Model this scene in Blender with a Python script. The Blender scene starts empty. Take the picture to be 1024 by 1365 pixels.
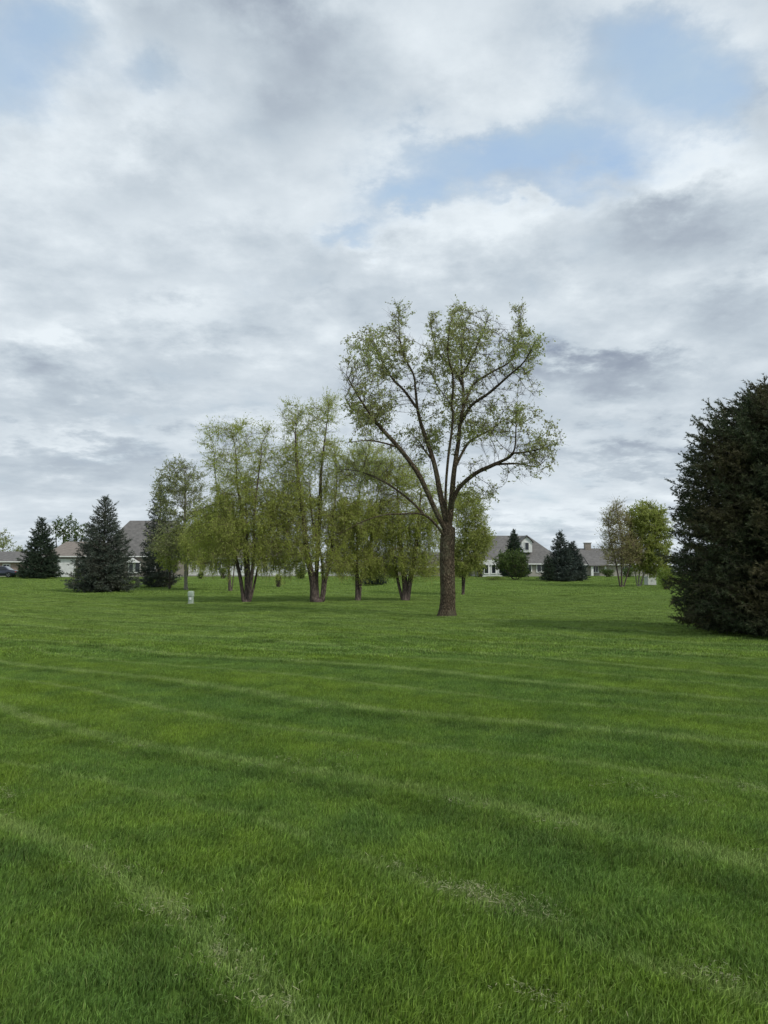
import bpy, math, random
import numpy as np
from mathutils import Vector, kdtree

PI = math.pi
R = math.radians
C = bpy.context.scene.collection
SC = bpy.context.scene
rng = np.random.default_rng(11)
random.seed(5)

# ------------------------------------------------------------------ camera model
EYE = 1.6
F = 26.0 / 36.0 * 1365.0
PITCH = math.atan(79.5 / F)
CP, SP = math.cos(PITCH), math.sin(PITCH)


def ground_z(x, y):
    t = np.clip((np.asarray(y, float) - 50.0) / 50.0, 0, 1)
    s = t * t * (3 - 2 * t)
    w = 0.045 * np.sin(np.asarray(x) * 0.13 + 1.1) * np.sin(np.asarray(y) * 0.09 + 0.4)
    w = w * np.clip((np.asarray(y) - 6) / 10, 0, 1)
    return 0.85 * s + w


def at(px, py, d):
    """world point seen at photo pixel (px, py) at depth d (metres along +Y)"""
    a = (px - 512.0) / F
    b = (682.5 - py) / F
    dy = CP - b * SP
    t = d / dy
    return np.array([a * t, d, EYE + t * (SP + b * CP)])


def foot(px, d):
    """point on the ground below photo column px at depth d"""
    x = (px - 512.0) / F * d
    for _ in range(3):
        z = float(ground_z(x, d))
        x = (px - 512.0) / F * (d * CP + (z - EYE) * SP)
    return np.array([x, d, float(ground_z(x, d))])


# ------------------------------------------------------------------ object helpers
def link(o, parent=None):
    C.objects.link(o)
    if parent is not None:
        o.parent = parent
    return o


def thing(name, label, cat, loc=(0, 0, 0), rz=0.0, group=None):
    o = bpy.data.objects.new(name, None)
    o.empty_display_size = 0.3
    link(o)
    o.location = loc
    o.rotation_euler = (0, 0, rz)
    o['label'] = label
    o['category'] = cat
    if group:
        o['group'] = group
    return o


def tag(o, label, cat, group=None):
    o['label'] = label
    o['category'] = cat
    if group:
        o['group'] = group
    return o


def np_mesh(name, verts, tris=None, quads=None, mat=None, parent=None, smooth=False, attrs=None):
    me = bpy.data.meshes.new(name)
    verts = np.asarray(verts, np.float32)
    nt = 0 if tris is None else len(tris)
    nq = 0 if quads is None else len(quads)
    me.vertices.add(len(verts))
    me.vertices.foreach_set('co', verts.ravel())
    loops = []
    if nt:
        loops.append(np.asarray(tris, np.int32).ravel())
    if nq:
        loops.append(np.asarray(quads, np.int32).ravel())
    if loops:
        loops = np.concatenate(loops)
        me.loops.add(len(loops))
        me.loops.foreach_set('vertex_index', loops)
        starts = np.concatenate([np.arange(nt) * 3, nt * 3 + np.arange(nq) * 4]).astype(np.int32)
        me.polygons.add(nt + nq)
        me.polygons.foreach_set('loop_start', starts)
        me.polygons.foreach_set('use_smooth', np.full(nt + nq, smooth, bool))
    for (an, at_, av) in (attrs or []):
        a = me.attributes.new(an, at_, 'POINT')
        if at_ == 'FLOAT_VECTOR':
            a.data.foreach_set('vector', np.asarray(av, np.float32).ravel())
        else:
            a.data.foreach_set('value', av)
    me.update(calc_edges=True)
    me.validate()
    if mat is not None:
        me.materials.append(mat)
    return link(bpy.data.objects.new(name, me), parent)


class MB:
    """collects flat faces and boxes into one mesh"""

    def __init__(s):
        s.v, s.f = [], []

    def poly(s, *pts):
        n = len(s.v)
        s.v += [tuple(p) for p in pts]
        s.f.append(tuple(range(n, n + len(pts))))

    def box(s, x0, x1, y0, y1, z0, z1):
        n = len(s.v)
        s.v += [(x0, y0, z0), (x1, y0, z0), (x1, y1, z0), (x0, y1, z0),
                (x0, y0, z1), (x1, y0, z1), (x1, y1, z1), (x0, y1, z1)]
        for q in ((3, 2, 1, 0), (4, 5, 6, 7), (0, 1, 5, 4), (1, 2, 6, 5), (2, 3, 7, 6), (3, 0, 4, 7)):
            s.f.append(tuple(n + i for i in q))

    def prism(s, pts, y0, y1):
        """polygon of (x, z) extruded from y0 to y1"""
        n, k = len(s.v), len(pts)
        s.v += [(x, y0, z) for x, z in pts] + [(x, y1, z) for x, z in pts]
        s.f.append(tuple(range(n, n + k)))
        s.f.append(tuple(range(n + 2 * k - 1, n + k - 1, -1)))
        for i in range(k):
            j = (i + 1) % k
            s.f.append((n + i, n + k + i, n + k + j, n + j))

    def build(s, name, mat, parent=None, bevel=0.0, smooth=False):
        me = bpy.data.meshes.new(name)
        me.from_pydata(s.v, [], s.f)
        me.materials.append(mat)
        import bmesh
        bm = bmesh.new()
        bm.from_mesh(me)
        bmesh.ops.recalc_face_normals(bm, faces=bm.faces)
        bm.to_mesh(me)
        bm.free()
        o = link(bpy.data.objects.new(name, me), parent)
        if smooth:
            for p in me.polygons:
                p.use_smooth = True
        if bevel:
            m = o.modifiers.new('bevel', 'BEVEL')
            m.width = bevel
            m.segments = 2
            m.limit_method = 'ANGLE'
        return o


# ------------------------------------------------------------------ material helpers
class NT:
    def __init__(s, tree):
        s.t = tree
        s.n = tree.nodes
        s.l = tree.links

    def new(s, typ, **kw):
        n = s.n.new(typ)
        for k, v in kw.items():
            setattr(n, k, v)
        return n

    def con(s, a, b):
        if hasattr(a, 'is_linked') or isinstance(a, bpy.types.NodeSocket):
            s.l.new(a, b)
        else:
            b.default_value = a

    def math(s, op, a, b=None, c=None, clamp=False):
        n = s.n.new('ShaderNodeMath')
        n.operation = op
        n.use_clamp = clamp
        s.con(a, n.inputs[0])
        if b is not None:
            s.con(b, n.inputs[1])
        if c is not None:
            s.con(c, n.inputs[2])
        return n.outputs[0]

    def mix(s, fac, a, b):
        n = s.n.new('ShaderNodeMix')
        n.data_type = 'RGBA'
        s.con(fac, n.inputs[0])
        for v, i in ((a, 6), (b, 7)):
            if isinstance(v, (tuple, list)):
                n.inputs[i].default_value = (*v[:3], 1)
            else:
                s.l.new(v, n.inputs[i])
        return n.outputs[2]

    def mul(s, fac, col, k):
        """col * k (k a float socket or number)"""
        n = s.n.new('ShaderNodeVectorMath')
        n.operation = 'SCALE'
        s.l.new(col, n.inputs[0])
        s.con(k, n.inputs[3])
        return n.outputs[0]

    def noise(s, vec, scale, detail=3, rough=0.55, dist=0.0):
        n = s.n.new('ShaderNodeTexNoise')
        n.inputs['Scale'].default_value = scale
        n.inputs['Detail'].default_value = detail
        n.inputs['Roughness'].default_value = rough
        n.inputs['Distortion'].default_value = dist
        if vec is not None:
            s.l.new(vec, n.inputs['Vector'])
        return n.outputs['Fac']

    def smooth(s, x, a, b):
        n = s.n.new('ShaderNodeMapRange')
        n.interpolation_type = 'SMOOTHSTEP'
        s.con(x, n.inputs[0])
        n.inputs[1].default_value = a
        n.inputs[2].default_value = b
        n.inputs[3].default_value = 0
        n.inputs[4].default_value = 1
        return n.outputs[0]

    def lin(s, x, a, b, c, d):
        n = s.n.new('ShaderNodeMapRange')
        s.con(x, n.inputs[0])
        for i, v in enumerate((a, b, c, d)):
            n.inputs[i + 1].default_value = v
        return n.outputs[0]


def new_mat(name):
    m = bpy.data.materials.new(name)
    m.use_nodes = True
    m.node_tree.nodes.clear()
    t = NT(m.node_tree)
    out = t.new('ShaderNodeOutputMaterial')
    return m, t, out


def rough_mat(name, c1, c2, scale=8.0, rough=0.8, bump=0.0, spec=0.3, stretch=None):
    m, t, out = new_mat(name)
    p = t.new('ShaderNodeBsdfPrincipled')
    p.inputs['Roughness'].default_value = rough
    p.inputs['Specular IOR Level'].default_value = spec
    tc = t.new('ShaderNodeTexCoord').outputs['Object']
    if stretch:
        mp = t.new('ShaderNodeMapping')
        mp.inputs['Scale'].default_value = stretch
        t.l.new(tc, mp.inputs[0])
        tc = mp.outputs[0]
    n = t.noise(tc, scale, 5, 0.6)
    f = t.smooth(n, 0.32, 0.68)
    t.l.new(t.mix(f, c1, c2), p.inputs['Base Color'])
    if bump:
        b = t.new('ShaderNodeBump')
        b.inputs['Strength'].default_value = bump
        b.inputs['Distance'].default_value = 0.03
        t.l.new(n, b.inputs['Height'])
        t.l.new(b.outputs[0], p.inputs['Normal'])
    t.l.new(p.outputs[0], out.inputs[0])
    return m


def leaf_mat(name, c1, c2, c3, transl=0.35, rough=0.55, spec=0.25):
    m, t, out = new_mat(name)
    g = t.new('ShaderNodeNewGeometry')
    rnd = g.outputs['Random Per Island']
    tc = t.new('ShaderNodeTexCoord').outputs['Object']
    n = t.noise(tc, 0.9, 2)
    a = t.mix(t.smooth(rnd, 0.1, 0.9), c1, c2)
    col = t.mix(t.math('MULTIPLY', t.smooth(n, 0.45, 0.7), 0.75), a, c3)
    p = t.new('ShaderNodeBsdfPrincipled')
    p.inputs['Roughness'].default_value = rough
    p.inputs['Specular IOR Level'].default_value = spec
    t.l.new(col, p.inputs['Base Color'])
    if transl > 0:
        tr = t.new('ShaderNodeBsdfTranslucent')
        t.l.new(col, tr.inputs[0])
        mx = t.new('ShaderNodeMixShader')
        mx.inputs[0].default_value = transl
        t.l.new(p.outputs[0], mx.inputs[1])
        t.l.new(tr.outputs[0], mx.inputs[2])
        t.l.new(mx.outputs[0], out.inputs[0])
    else:
        t.l.new(p.outputs[0], out.inputs[0])
    return m


def shingle_mat(name, c1, c2):
    m, t, out = new_mat(name)
    tc = t.new('ShaderNodeTexCoord').outputs['Object']
    p = t.new('ShaderNodeBsdfPrincipled')
    p.inputs['Roughness'].default_value = 0.9
    p.inputs['Specular IOR Level'].default_value = 0.2
    n = t.noise(tc, 2.2, 6, 0.65)
    mp = t.new('ShaderNodeMapping')
    mp.inputs['Scale'].default_value = (0.5, 2.0, 5.0)
    t.l.new(tc, mp.inputs[0])
    n2 = t.noise(mp.outputs[0], 6, 3, 0.7)
    a = t.mix(t.smooth(n, 0.3, 0.7), c1, c2)
    sep = t.new('ShaderNodeSeparateXYZ')
    t.l.new(tc, sep.inputs[0])
    course = t.math('FRACT', t.math('MULTIPLY', sep.outputs[2], 7.0))
    k = t.math('ADD', t.lin(n2, 0.3, 0.7, 0.82, 1.15), t.math('MULTIPLY', course, 0.1))
    t.l.new(t.mul(None, a, k), p.inputs['Base Color'])
    b = t.new('ShaderNodeBump')
    b.inputs['Strength'].default_value = 0.5
    b.inputs['Distance'].default_value = 0.03
    t.l.new(course, b.inputs['Height'])
    t.l.new(b.outputs[0], p.inputs['Normal'])
    t.l.new(p.outputs[0], out.inputs[0])
    return m


def siding_mat(name, c1, c2):
    m, t, out = new_mat(name)
    tc = t.new('ShaderNodeTexCoord').outputs['Object']
    p = t.new('ShaderNodeBsdfPrincipled')
    p.inputs['Roughness'].default_value = 0.65
    sep = t.new('ShaderNodeSeparateXYZ')
    t.l.new(tc, sep.inputs[0])
    lap = t.math('FRACT', t.math('MULTIPLY', sep.outputs[2], 6.5))
    n = t.noise(tc, 1.5, 5, 0.6)
    t.l.new(t.mix(t.smooth(n, 0.3, 0.7), c1, c2), p.inputs['Base Color'])
    b = t.new('ShaderNodeBump')
    b.inputs['Strength'].default_value = 0.6
    b.inputs['Distance'].default_value = 0.02
    t.l.new(lap, b.inputs['Height'])
    t.l.new(b.outputs[0], p.inputs['Normal'])
    t.l.new(p.outputs[0], out.inputs[0])
    return m


def brick_mat(name, c1, c2, mortar):
    m, t, out = new_mat(name)
    tc = t.new('ShaderNodeTexCoord').outputs['Object']
    mp = t.new('ShaderNodeMapping')
    mp.inputs['Rotation'].default_value = (R(90), 0, 0)
    t.l.new(tc, mp.inputs[0])
    br = t.new('ShaderNodeTexBrick')
    br.inputs['Color1'].default_value = (*c1, 1)
    br.inputs['Color2'].default_value = (*c2, 1)
    br.inputs['Mortar'].default_value = (*mortar, 1)
    br.inputs['Scale'].default_value = 4.5
    t.l.new(mp.outputs[0], br.inputs[0])
    p = t.new('ShaderNodeBsdfPrincipled')
    p.inputs['Roughness'].default_value = 0.9
    t.l.new(br.outputs[0], p.inputs['Base Color'])
    t.l.new(p.outputs[0], out.inputs[0])
    return m


def gloss_mat(name, col, rough=0.1, metal=0.0, coat=0.0):
    m, t, out = new_mat(name)
    p = t.new('ShaderNodeBsdfPrincipled')
    tc = t.new('ShaderNodeTexCoord').outputs['Object']
    n = t.noise(tc, 3.0, 3)
    t.l.new(t.mul(None, t.mix(0.0, col, col), t.lin(n, 0.3, 0.7, 0.9, 1.1)), p.inputs['Base Color'])
    p.inputs['Roughness'].default_value = rough
    p.inputs['Metallic'].default_value = metal
    p.inputs['Coat Weight'].default_value = coat
    t.l.new(p.outputs[0], out.inputs[0])
    return m


# ------------------------------------------------------------------ lawn colour
DRY = [(620, 1177, .16, .10), (672, 1194, .16, .09), (733, 1210, .10, .08), (405, 1012, .30, .16),
       (545, 1150, .12, .10), (1008, 1050, .3, .14), (240, 1198, .26, .12), (165, 1140, .34, .16),
       (330, 1275, .20, .10), (900, 1060, .25, .12), (735, 1090, .2, .1), (980, 1290, .14, .10),
       (915, 1275, .08, .06), (10, 1050, .2, .12), (460, 1002, .2, .1), (835, 1048, .3, .12),
       (720, 1308, .10, .06)]


def lawn_colour(t, brown_base=False):
    """colour of the mown turf from the place on the ground: mowing bands, dry clippings, patchy growth"""
    g = t.new('ShaderNodeNewGeometry')
    pos = g.outputs['Position']
    sep = t.new('ShaderNodeSeparateXYZ')
    t.l.new(pos, sep.inputs[0])
    x, y = sep.outputs[0], sep.outputs[1]
    cmb = t.new('ShaderNodeCombineXYZ')
    t.l.new(x, cmb.inputs[0])
    t.l.new(y, cmb.inputs[1])
    p2 = cmb.outputs[0]
    wob = t.math('ADD', t.math('MULTIPLY', t.math('SINE', t.math('ADD', t.math('MULTIPLY', x, 0.5), t.math('MULTIPLY', y, 0.3))), 0.30),
                 t.math('MULTIPLY', t.math('SINE', t.math('SUBTRACT', t.math('MULTIPLY', y, 0.9), t.math('MULTIPLY', x, 0.4))), 0.18))
    # mower track coordinate, bending towards the lower left
    bend = t.math('MULTIPLY', t.math('MULTIPLY', t.math('MINIMUM', x, 0.0), t.smooth(y, 7.0, 2.0)), 0.35)
    f = t.math('ADD', t.math('ADD', y, t.math('MULTIPLY', x, 0.68)), bend)
    f = t.math('ADD', f, wob)
    ph = t.math('DIVIDE', t.math('SUBTRACT', f, 2.75), 3.05)
    s1 = t.math('SINE', t.math('MULTIPLY', ph, 2 * PI))
    s2 = t.math('COSINE', t.math('MULTIPLY', ph, 2 * PI))
    s3 = t.math('COSINE', t.math('MULTIPLY', ph, 4 * PI))
    n_big = t.noise(p2, 0.35, 3)
    n_mid = t.noise(p2, 1.8, 3, 0.65)
    n_fin = t.noise(p2, 9.0, 3, 0.7)
    n_pix = t.noise(p2, 38.0, 1, 0.6)
    # base tones: bluish mid green and yellowish green in patches and bands
    yl = t.math('ADD', t.math('MULTIPLY', s1, 0.10), t.math('ADD', t.math('MULTIPLY', n_big, 0.7), t.math('MULTIPLY', n_mid, 0.75)))
    col = t.mix(t.smooth(yl, 0.45, 1.05), (0.132, 0.240, 0.050), (0.186, 0.280, 0.038))
    # far lawn is yellower, lighter turf
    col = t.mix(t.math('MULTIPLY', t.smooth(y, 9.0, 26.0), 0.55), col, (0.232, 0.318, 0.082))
    bright = t.math('ADD', t.lin(n_mid, 0.25, 0.75, 0.82, 1.18), t.math('MULTIPLY_ADD', t.math('SINE', t.math('MULTIPLY_ADD', ph, 8 * PI, t.math('MULTIPLY', n_big, 5.0))), 0.045, t.math('MULTIPLY', s1, 0.04)))
    bright = t.math('MULTIPLY', bright, t.lin(n_fin, 0.25, 0.75, 0.82, 1.2))
    bright = t.math('MULTIPLY', bright, t.lin(n_pix, 0.25, 0.75, 0.85, 1.15))
    col = t.mul(None, col, bright)
    # pale lines of clippings on the track edges
    patchy = t.smooth(t.math('ADD', t.math('MULTIPLY', n_mid, 0.65), t.math('MULTIPLY', n_fin, 0.45)), 0.44, 0.66)
    far_ln = t.math('MULTIPLY_ADD', t.smooth(y, 4.5, 10.0), 0.18, 0.06)
    ln = t.math('MULTIPLY', t.smooth(s2, 0.93, 1.0), t.math('ADD', t.math('MULTIPLY', patchy, 0.45), far_ln))
    ln2 = t.math('MULTIPLY', t.smooth(s3, 0.91, 1.0), t.math('ADD', t.math('MULTIPLY', patchy, 0.40), far_ln))
    ln = t.math('MAXIMUM', ln, ln2)
    col = t.mix(ln, col, (0.300, 0.385, 0.135))
    # dark trail beside each line: shading of laid-over grass put into the colour
    dk = t.math('MULTIPLY', t.smooth(t.math('COSINE', t.math('ADD', t.math('MULTIPLY', ph, 2 * PI), 0.75)), 0.90, 1.0), 0.18)
    col = t.mul(None, col, t.math('SUBTRACT', 1.0, dk))
    return col, n_fin, n_mid


def make_lawn_mat():
    m, t, out = new_mat('lawn_soil_and_turf')
    col, n_fin, n_mid = lawn_colour(t)
    g = t.new('ShaderNodeNewGeometry')
    sep = t.new('ShaderNodeSeparateXYZ')
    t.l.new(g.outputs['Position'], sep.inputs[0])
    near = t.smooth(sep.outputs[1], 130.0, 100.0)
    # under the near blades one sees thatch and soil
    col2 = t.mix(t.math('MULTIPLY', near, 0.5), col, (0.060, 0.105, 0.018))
    p = t.new('ShaderNodeBsdfPrincipled')
    p.inputs['Roughness'].default_value = 0.95
    p.inputs['Specular IOR Level'].default_value = 0.1
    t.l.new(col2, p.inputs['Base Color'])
    b = t.new('ShaderNodeBump')
    b.inputs['Strength'].default_value = 0.8
    b.inputs['Distance'].default_value = 0.05
    t.l.new(n_fin, b.inputs['Height'])
    t.l.new(b.outputs[0], p.inputs['Normal'])
    t.l.new(p.outputs[0], out.inputs[0])
    return m


def make_blade_mat():
    m, t, out = new_mat('grass_blades')
    col, n_fin, n_mid = lawn_colour(t)
    g = t.new('ShaderNodeNewGeometry')
    rnd = g.outputs['Random Per Island']
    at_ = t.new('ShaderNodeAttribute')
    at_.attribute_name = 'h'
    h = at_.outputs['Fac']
    col = t.mul(None, col, t.lin(rnd, 0, 1, 0.62, 1.42))
    # yellowed sheath at the foot of each blade, odd straw-coloured blades
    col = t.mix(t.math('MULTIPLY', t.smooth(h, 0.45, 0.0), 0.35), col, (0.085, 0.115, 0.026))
    col = t.mix(t.math('MULTIPLY', t.smooth(rnd, 0.93, 0.96), 0.55), col, (0.22, 0.23, 0.09))
    p = t.new('ShaderNodeBsdfPrincipled')
    p.inputs['Roughness'].default_value = 0.5
    p.inputs['Specular IOR Level'].default_value = 0.16
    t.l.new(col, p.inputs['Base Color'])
    tr = t.new('ShaderNodeBsdfTranslucent')
    t.l.new(col, tr.inputs[0])
    mx = t.new('ShaderNodeMixShader')
    mx.inputs[0].default_value = 0.3
    t.l.new(p.outputs[0], mx.inputs[1])
    t.l.new(tr.outputs[0], mx.inputs[2])
    t.l.new(mx.outputs[0], out.inputs[0])
    return m


# ------------------------------------------------------------------ ground
def build_ground():
    ys = np.concatenate([np.linspace(-60, 0, 13)[:-1], np.linspace(0, 120, 121), np.geomspace(124, 4000, 26)])
    xs = np.concatenate([-np.geomspace(82, 4000, 22)[::-1], np.linspace(-78, 78, 79), np.geomspace(82, 4000, 22)])
    X, Y = np.meshgrid(xs, ys)
    Z = ground_z(X, np.minimum(Y, 120))
    fade = np.clip((120 - np.abs(X)) / 40, 0, 1)
    v = np.stack([X.ravel(), Y.ravel(), Z.ravel()], 1)
    nx, ny = len(xs), len(ys)
    i = np.arange(nx - 1)[None, :] + nx * np.arange(ny - 1)[:, None]
    q = np.stack([i, i + 1, i + 1 + nx, i + nx], -1).reshape(-1, 4)
    o = np_mesh('ground', v, quads=q, mat=make_lawn_mat(), smooth=True)
    o['kind'] = 'structure'
    return o


def blade_patch(n, size, h0, h1, w0, w1, lean, r):
    """n bent grass blades on a square patch: 5 verts, a quad and a tip triangle each"""
    px = (r.random(n) - .5) * size
    py = (r.random(n) - .5) * size
    h = r.uniform(h0, h1, n) * (0.75 + 0.5 * r.random(n))
    w = r.uniform(w0, w1, n)
    a = r.uniform(0, 2 * PI, n)
    # blades lean mostly along +X (the way the mower went), with scatter
    la = r.normal(0, 1.0, n)
    ll = np.abs(r.normal(lean, 0.30, n))
    ldx, ldy = np.cos(la) * ll, np.sin(la) * ll
    wx, wy = np.cos(a) * w / 2, np.sin(a) * w / 2
    mh = h * 0.55
    bx, by = px, py
    mx_, my = px + ldx * mh * 0.6, py + ldy * mh * 0.6
    tx, ty = px + ldx * h * 1.25, py + ldy * h * 1.25
    th = h * np.sqrt(np.clip(1 - 0.45 * ll ** 2, 0.15, 1))
    z0 = np.full(n, -0.005)
    v = np.stack([
        np.stack([bx - wx, by - wy, z0], 1), np.stack([bx + wx, by + wy, z0], 1),
        np.stack([mx_ + wx * .85, my + wy * .85, mh], 1), np.stack([mx_ - wx * .85, my - wy * .85, mh], 1),
        np.stack([tx, ty, th], 1)], 1).reshape(-1, 3)
    k = np.arange(n) * 5
    q = np.stack([k, k + 1, k + 2, k + 3], 1)
    t3 = np.stack([k + 3, k + 2, k + 4], 1)
    hh = np.tile(np.array([0, 0, .55, .55, 1.0], np.float32), n)
    return v, t3, q, hh


def scatter(name, label, cat, specs, patches, P, V, RO, SCL, mat):
    """one object of small patches of blades set out over the lawn (patches: list of (verts, tris, quads, h))"""
    vs, ts, qs, hs, var = [], [], [], [], []
    off = 0
    for i, (v, t3, q, hh) in enumerate(patches):
        vs.append(v)
        ts.append(t3 + off)
        qs.append(q + off)
        hs.append(hh)
        var.append(np.full(len(v), i, np.int32))
        off += len(v)
    npv, npt = off, len(P)
    attrs = [
        ('h', 'FLOAT', np.concatenate(hs + [np.zeros(npt, np.float32)])),
        ('variant', 'INT', np.concatenate(var + [V.astype(np.int32)])),
        ('is_place', 'BOOLEAN', np.concatenate([np.zeros(npv, bool), np.ones(npt, bool)])),
        ('rot', 'FLOAT_VECTOR', np.concatenate([np.zeros((npv, 3)), RO])),
        ('scl', 'FLOAT', np.concatenate([np.ones(npv, np.float32), SCL.astype(np.float32)])),
    ]
    o = np_mesh(name, np.concatenate(vs + [P]), tris=np.concatenate(ts), quads=np.concatenate(qs), mat=mat, attrs=attrs)
    o['kind'] = 'stuff'
    tag(o, label, cat)
    g = bpy.data.node_groups.new(name + '_spread', 'GeometryNodeTree')
    g.interface.new_socket('Geometry', in_out='INPUT', socket_type='NodeSocketGeometry')
    g.interface.new_socket('Geometry', in_out='OUTPUT', socket_type='NodeSocketGeometry')
    N, L = g.nodes, g.links
    gi, go = N.new('NodeGroupInput'), N.new('NodeGroupOutput')

    def attr(an, dt):
        n = N.new('GeometryNodeInputNamedAttribute')
        n.data_type = dt
        n.inputs[0].default_value = an
        return n.outputs[0]

    sep = N.new('GeometryNodeSeparateGeometry')
    L.new(gi.outputs[0], sep.inputs[0])
    L.new(attr('is_place', 'BOOLEAN'), sep.inputs[1])
    join = N.new('GeometryNodeJoinGeometry')
    gtis = []
    for i in range(len(patches)):
        cmp_ = N.new('FunctionNodeCompare')
        cmp_.data_type = 'INT'
        cmp_.operation = 'EQUAL'
        ints = [k for k in cmp_.inputs if k.type == 'INT' and k.enabled]
        L.new(attr('variant', 'INT'), ints[0])
        ints[1].default_value = i
        s2 = N.new('GeometryNodeSeparateGeometry')
        L.new(sep.outputs[1], s2.inputs[0])
        L.new(cmp_.outputs[0], s2.inputs[1])
        gti = N.new('GeometryNodeGeometryToInstance')
        L.new(s2.outputs[0], gti.inputs[0])
        gtis.append(gti)
    for n in reversed(gtis):          # a join takes its links last first
        L.new(n.outputs[0], join.inputs[0])
    iop = N.new('GeometryNodeInstanceOnPoints')
    m2p = N.new('GeometryNodeMeshToPoints')
    L.new(sep.outputs[0], m2p.inputs[0])
    L.new(m2p.outputs[0], iop.inputs['Points'])
    L.new(join.outputs[0], iop.inputs['Instance'])
    iop.inputs['Pick Instance'].default_value = True
    L.new(attr('variant', 'INT'), iop.inputs['Instance Index'])
    e2r = N.new('FunctionNodeEulerToRotation')
    L.new(attr('rot', 'FLOAT_VECTOR'), e2r.inputs[0])
    L.new(e2r.outputs[0], iop.inputs['Rotation'])
    L.new(attr('scl', 'FLOAT'), iop.inputs['Scale'])
    L.new(iop.outputs[0], go.inputs[0])
    o.modifiers.new('spread', 'NODES').node_group = g
    return o


def track(x, y):
    """the mower's track coordinate, as in the turf colour"""
    k = np.clip((7.0 - y) / 5.0, 0, 1)
    k = k * k * (3 - 2 * k)
    return y + 0.68 * x + 0.35 * np.minimum(x, 0) * k + 0.30 * np.sin(0.5 * x + 0.3 * y) + 0.18 * np.sin(0.9 * y - 0.4 * x)


def build_grass(mat):
    r = np.random.default_rng(3)
    specs = ([(1700, 0.46, .022, .045, .0026, .0050, .34)] * 5 + [(2100, 1.2, .024, .048, .008, .015, .40)] * 4
             + [(900, 2.6, .035, .065, .022, .04, .42)] * 3)
    patches = [blade_patch(*sp, r) for sp in specs]
    P, V, RO, SCL = [], [], [], []

    def field(y0, y1, step, vlo, vhi, side):
        for y in np.arange(y0, y1, step):
            half = 0.60 * y + side
            xs = np.arange(-half, half, step)
            n = len(xs)
            xx = xs + r.uniform(-.12, .12, n) * step
            yy = y + r.uniform(-.12, .12, n) * step
            band = np.where((((track(xx, yy) - 2.75) / 3.05) % 1.0) < 0.5, -0.3, 0.3) + 0.9
            rot = math.atan2(-0.68, 1.0) + band + r.normal(0, 0.8, n)
            P.append(np.stack([xx, yy, ground_z(xx, yy) + .004], 1))
            V.append(r.integers(vlo, vhi, n))
            RO.append(np.stack([r.normal(0, .03, n), r.normal(0, .03, n), rot], 1))
            SCL.append(r.uniform(.92, 1.2, n) * (1 + 0.10 * np.sin(xx * 1.7 + yy * 2.3)))

    field(1.2, 13.5, 0.29, 0, 5, 1.6)
    field(13.5, 50.0, 0.90, 5, 9, 2.5)
    field(50.0, 112.0, 2.0, 9, 12, 4.0)
    P, V, RO, SCL = map(np.concatenate, (P, V, RO, SCL))
    return scatter('grass', 'short mown green grass blades covering the whole lawn', 'grass', specs, patches, P, V, RO, SCL, mat)


def build_clippings(mat):
    """dry slivers the mower threw, in broken lines along its tracks and in a few thick tufts"""
    r = np.random.default_rng(8)
    patches = []
    for k in range(4):
        n = 44
        rad = np.abs(r.normal(0, .055, n))
        an = r.uniform(0, 2 * PI, n)
        c = np.stack([np.cos(an) * rad * 1.3, np.sin(an) * rad, r.uniform(.014, .036, n)], 1)
        a = r.normal(0.0, 1.0, n)
        d = unit(np.stack([np.cos(a), np.sin(a), r.normal(0, .3, n)], 1))
        L = r.uniform(.010, .030, n)
        s_ = unit(np.cross(d, np.array([0, 0, 1.0]) + r.normal(0, .4, (n, 3))))
        w = r.uniform(.0012, .0026, n)
        v = np.stack([c - d * L[:, None] / 2 - s_ * w[:, None] / 2, c - d * L[:, None] / 2 + s_ * w[:, None] / 2,
                      c + d * L[:, None] * .1 + s_ * w[:, None] / 2, c + d * L[:, None] * .1 - s_ * w[:, None] / 2, c + d * L[:, None] / 2], 1).reshape(-1, 3)
        b = np.arange(n) * 5
        patches.append((v, np.stack([b + 3, b + 2, b + 4], 1), np.stack([b, b + 1, b + 2, b + 3], 1), np.ones(n * 5, np.float32)))
    # along the tracks
    m = 26000
    y = 1.8 + 20 * r.random(m) ** 1.0
    x = (r.random(m) * 2 - 1) * (0.60 * y + 1.2)
    ph = ((track(x, y) - 2.75) / 3.05) % 1.0
    off = np.minimum(ph, 1 - ph) * 3.05
    off2 = np.abs(ph - .5) * 3.05
    nz = np.sin(x * 2.9 + y * 1.3) + np.sin(y * 4.1 - x * 1.7 + 1) + np.sin(x * 6.3 - y * 5.2) * .8 + r.normal(0, .6, m)
    pr = np.exp(-(off / .17) ** 2) * np.clip(.5 + .30 * nz, 0, 1) + np.exp(-(off2 / .10) ** 2) * np.clip(-.2 + .25 * nz, 0, .5)
    keep = r.random(m) < pr * .20
    X, Y = [x[keep]], [y[keep]]
    for (px, py, sx, sy) in DRY:
        d = EYE * F / (py - 762.0)
        tuft = (px, py) in ((620, 1177), (672, 1194))      # the two thick ones
        n = 26 if tuft else int(4 + 110 * sx * sy)
        u = r.normal(0, .40 if tuft else .55, n)
        X.append((px - 512.0) / F * d + u * sx)
        Y.append(d - u * sx * .6 + r.normal(0, .45, n) * sy)
    X, Y = np.concatenate(X), np.concatenate(Y)
    n = len(X)
    RO = np.stack([r.normal(0, .08, n), r.normal(0, .08, n), r.normal(-.6, .5, n)], 1)
    return scatter('dry_clippings', 'pale dry clippings strewn in broken lines and tufts on the mown grass', 'clippings', None, patches,
                   np.stack([X, Y, ground_z(X, Y)], 1), r.integers(0, 4, n), RO, r.uniform(.7, 1.3, n), mat)


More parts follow.
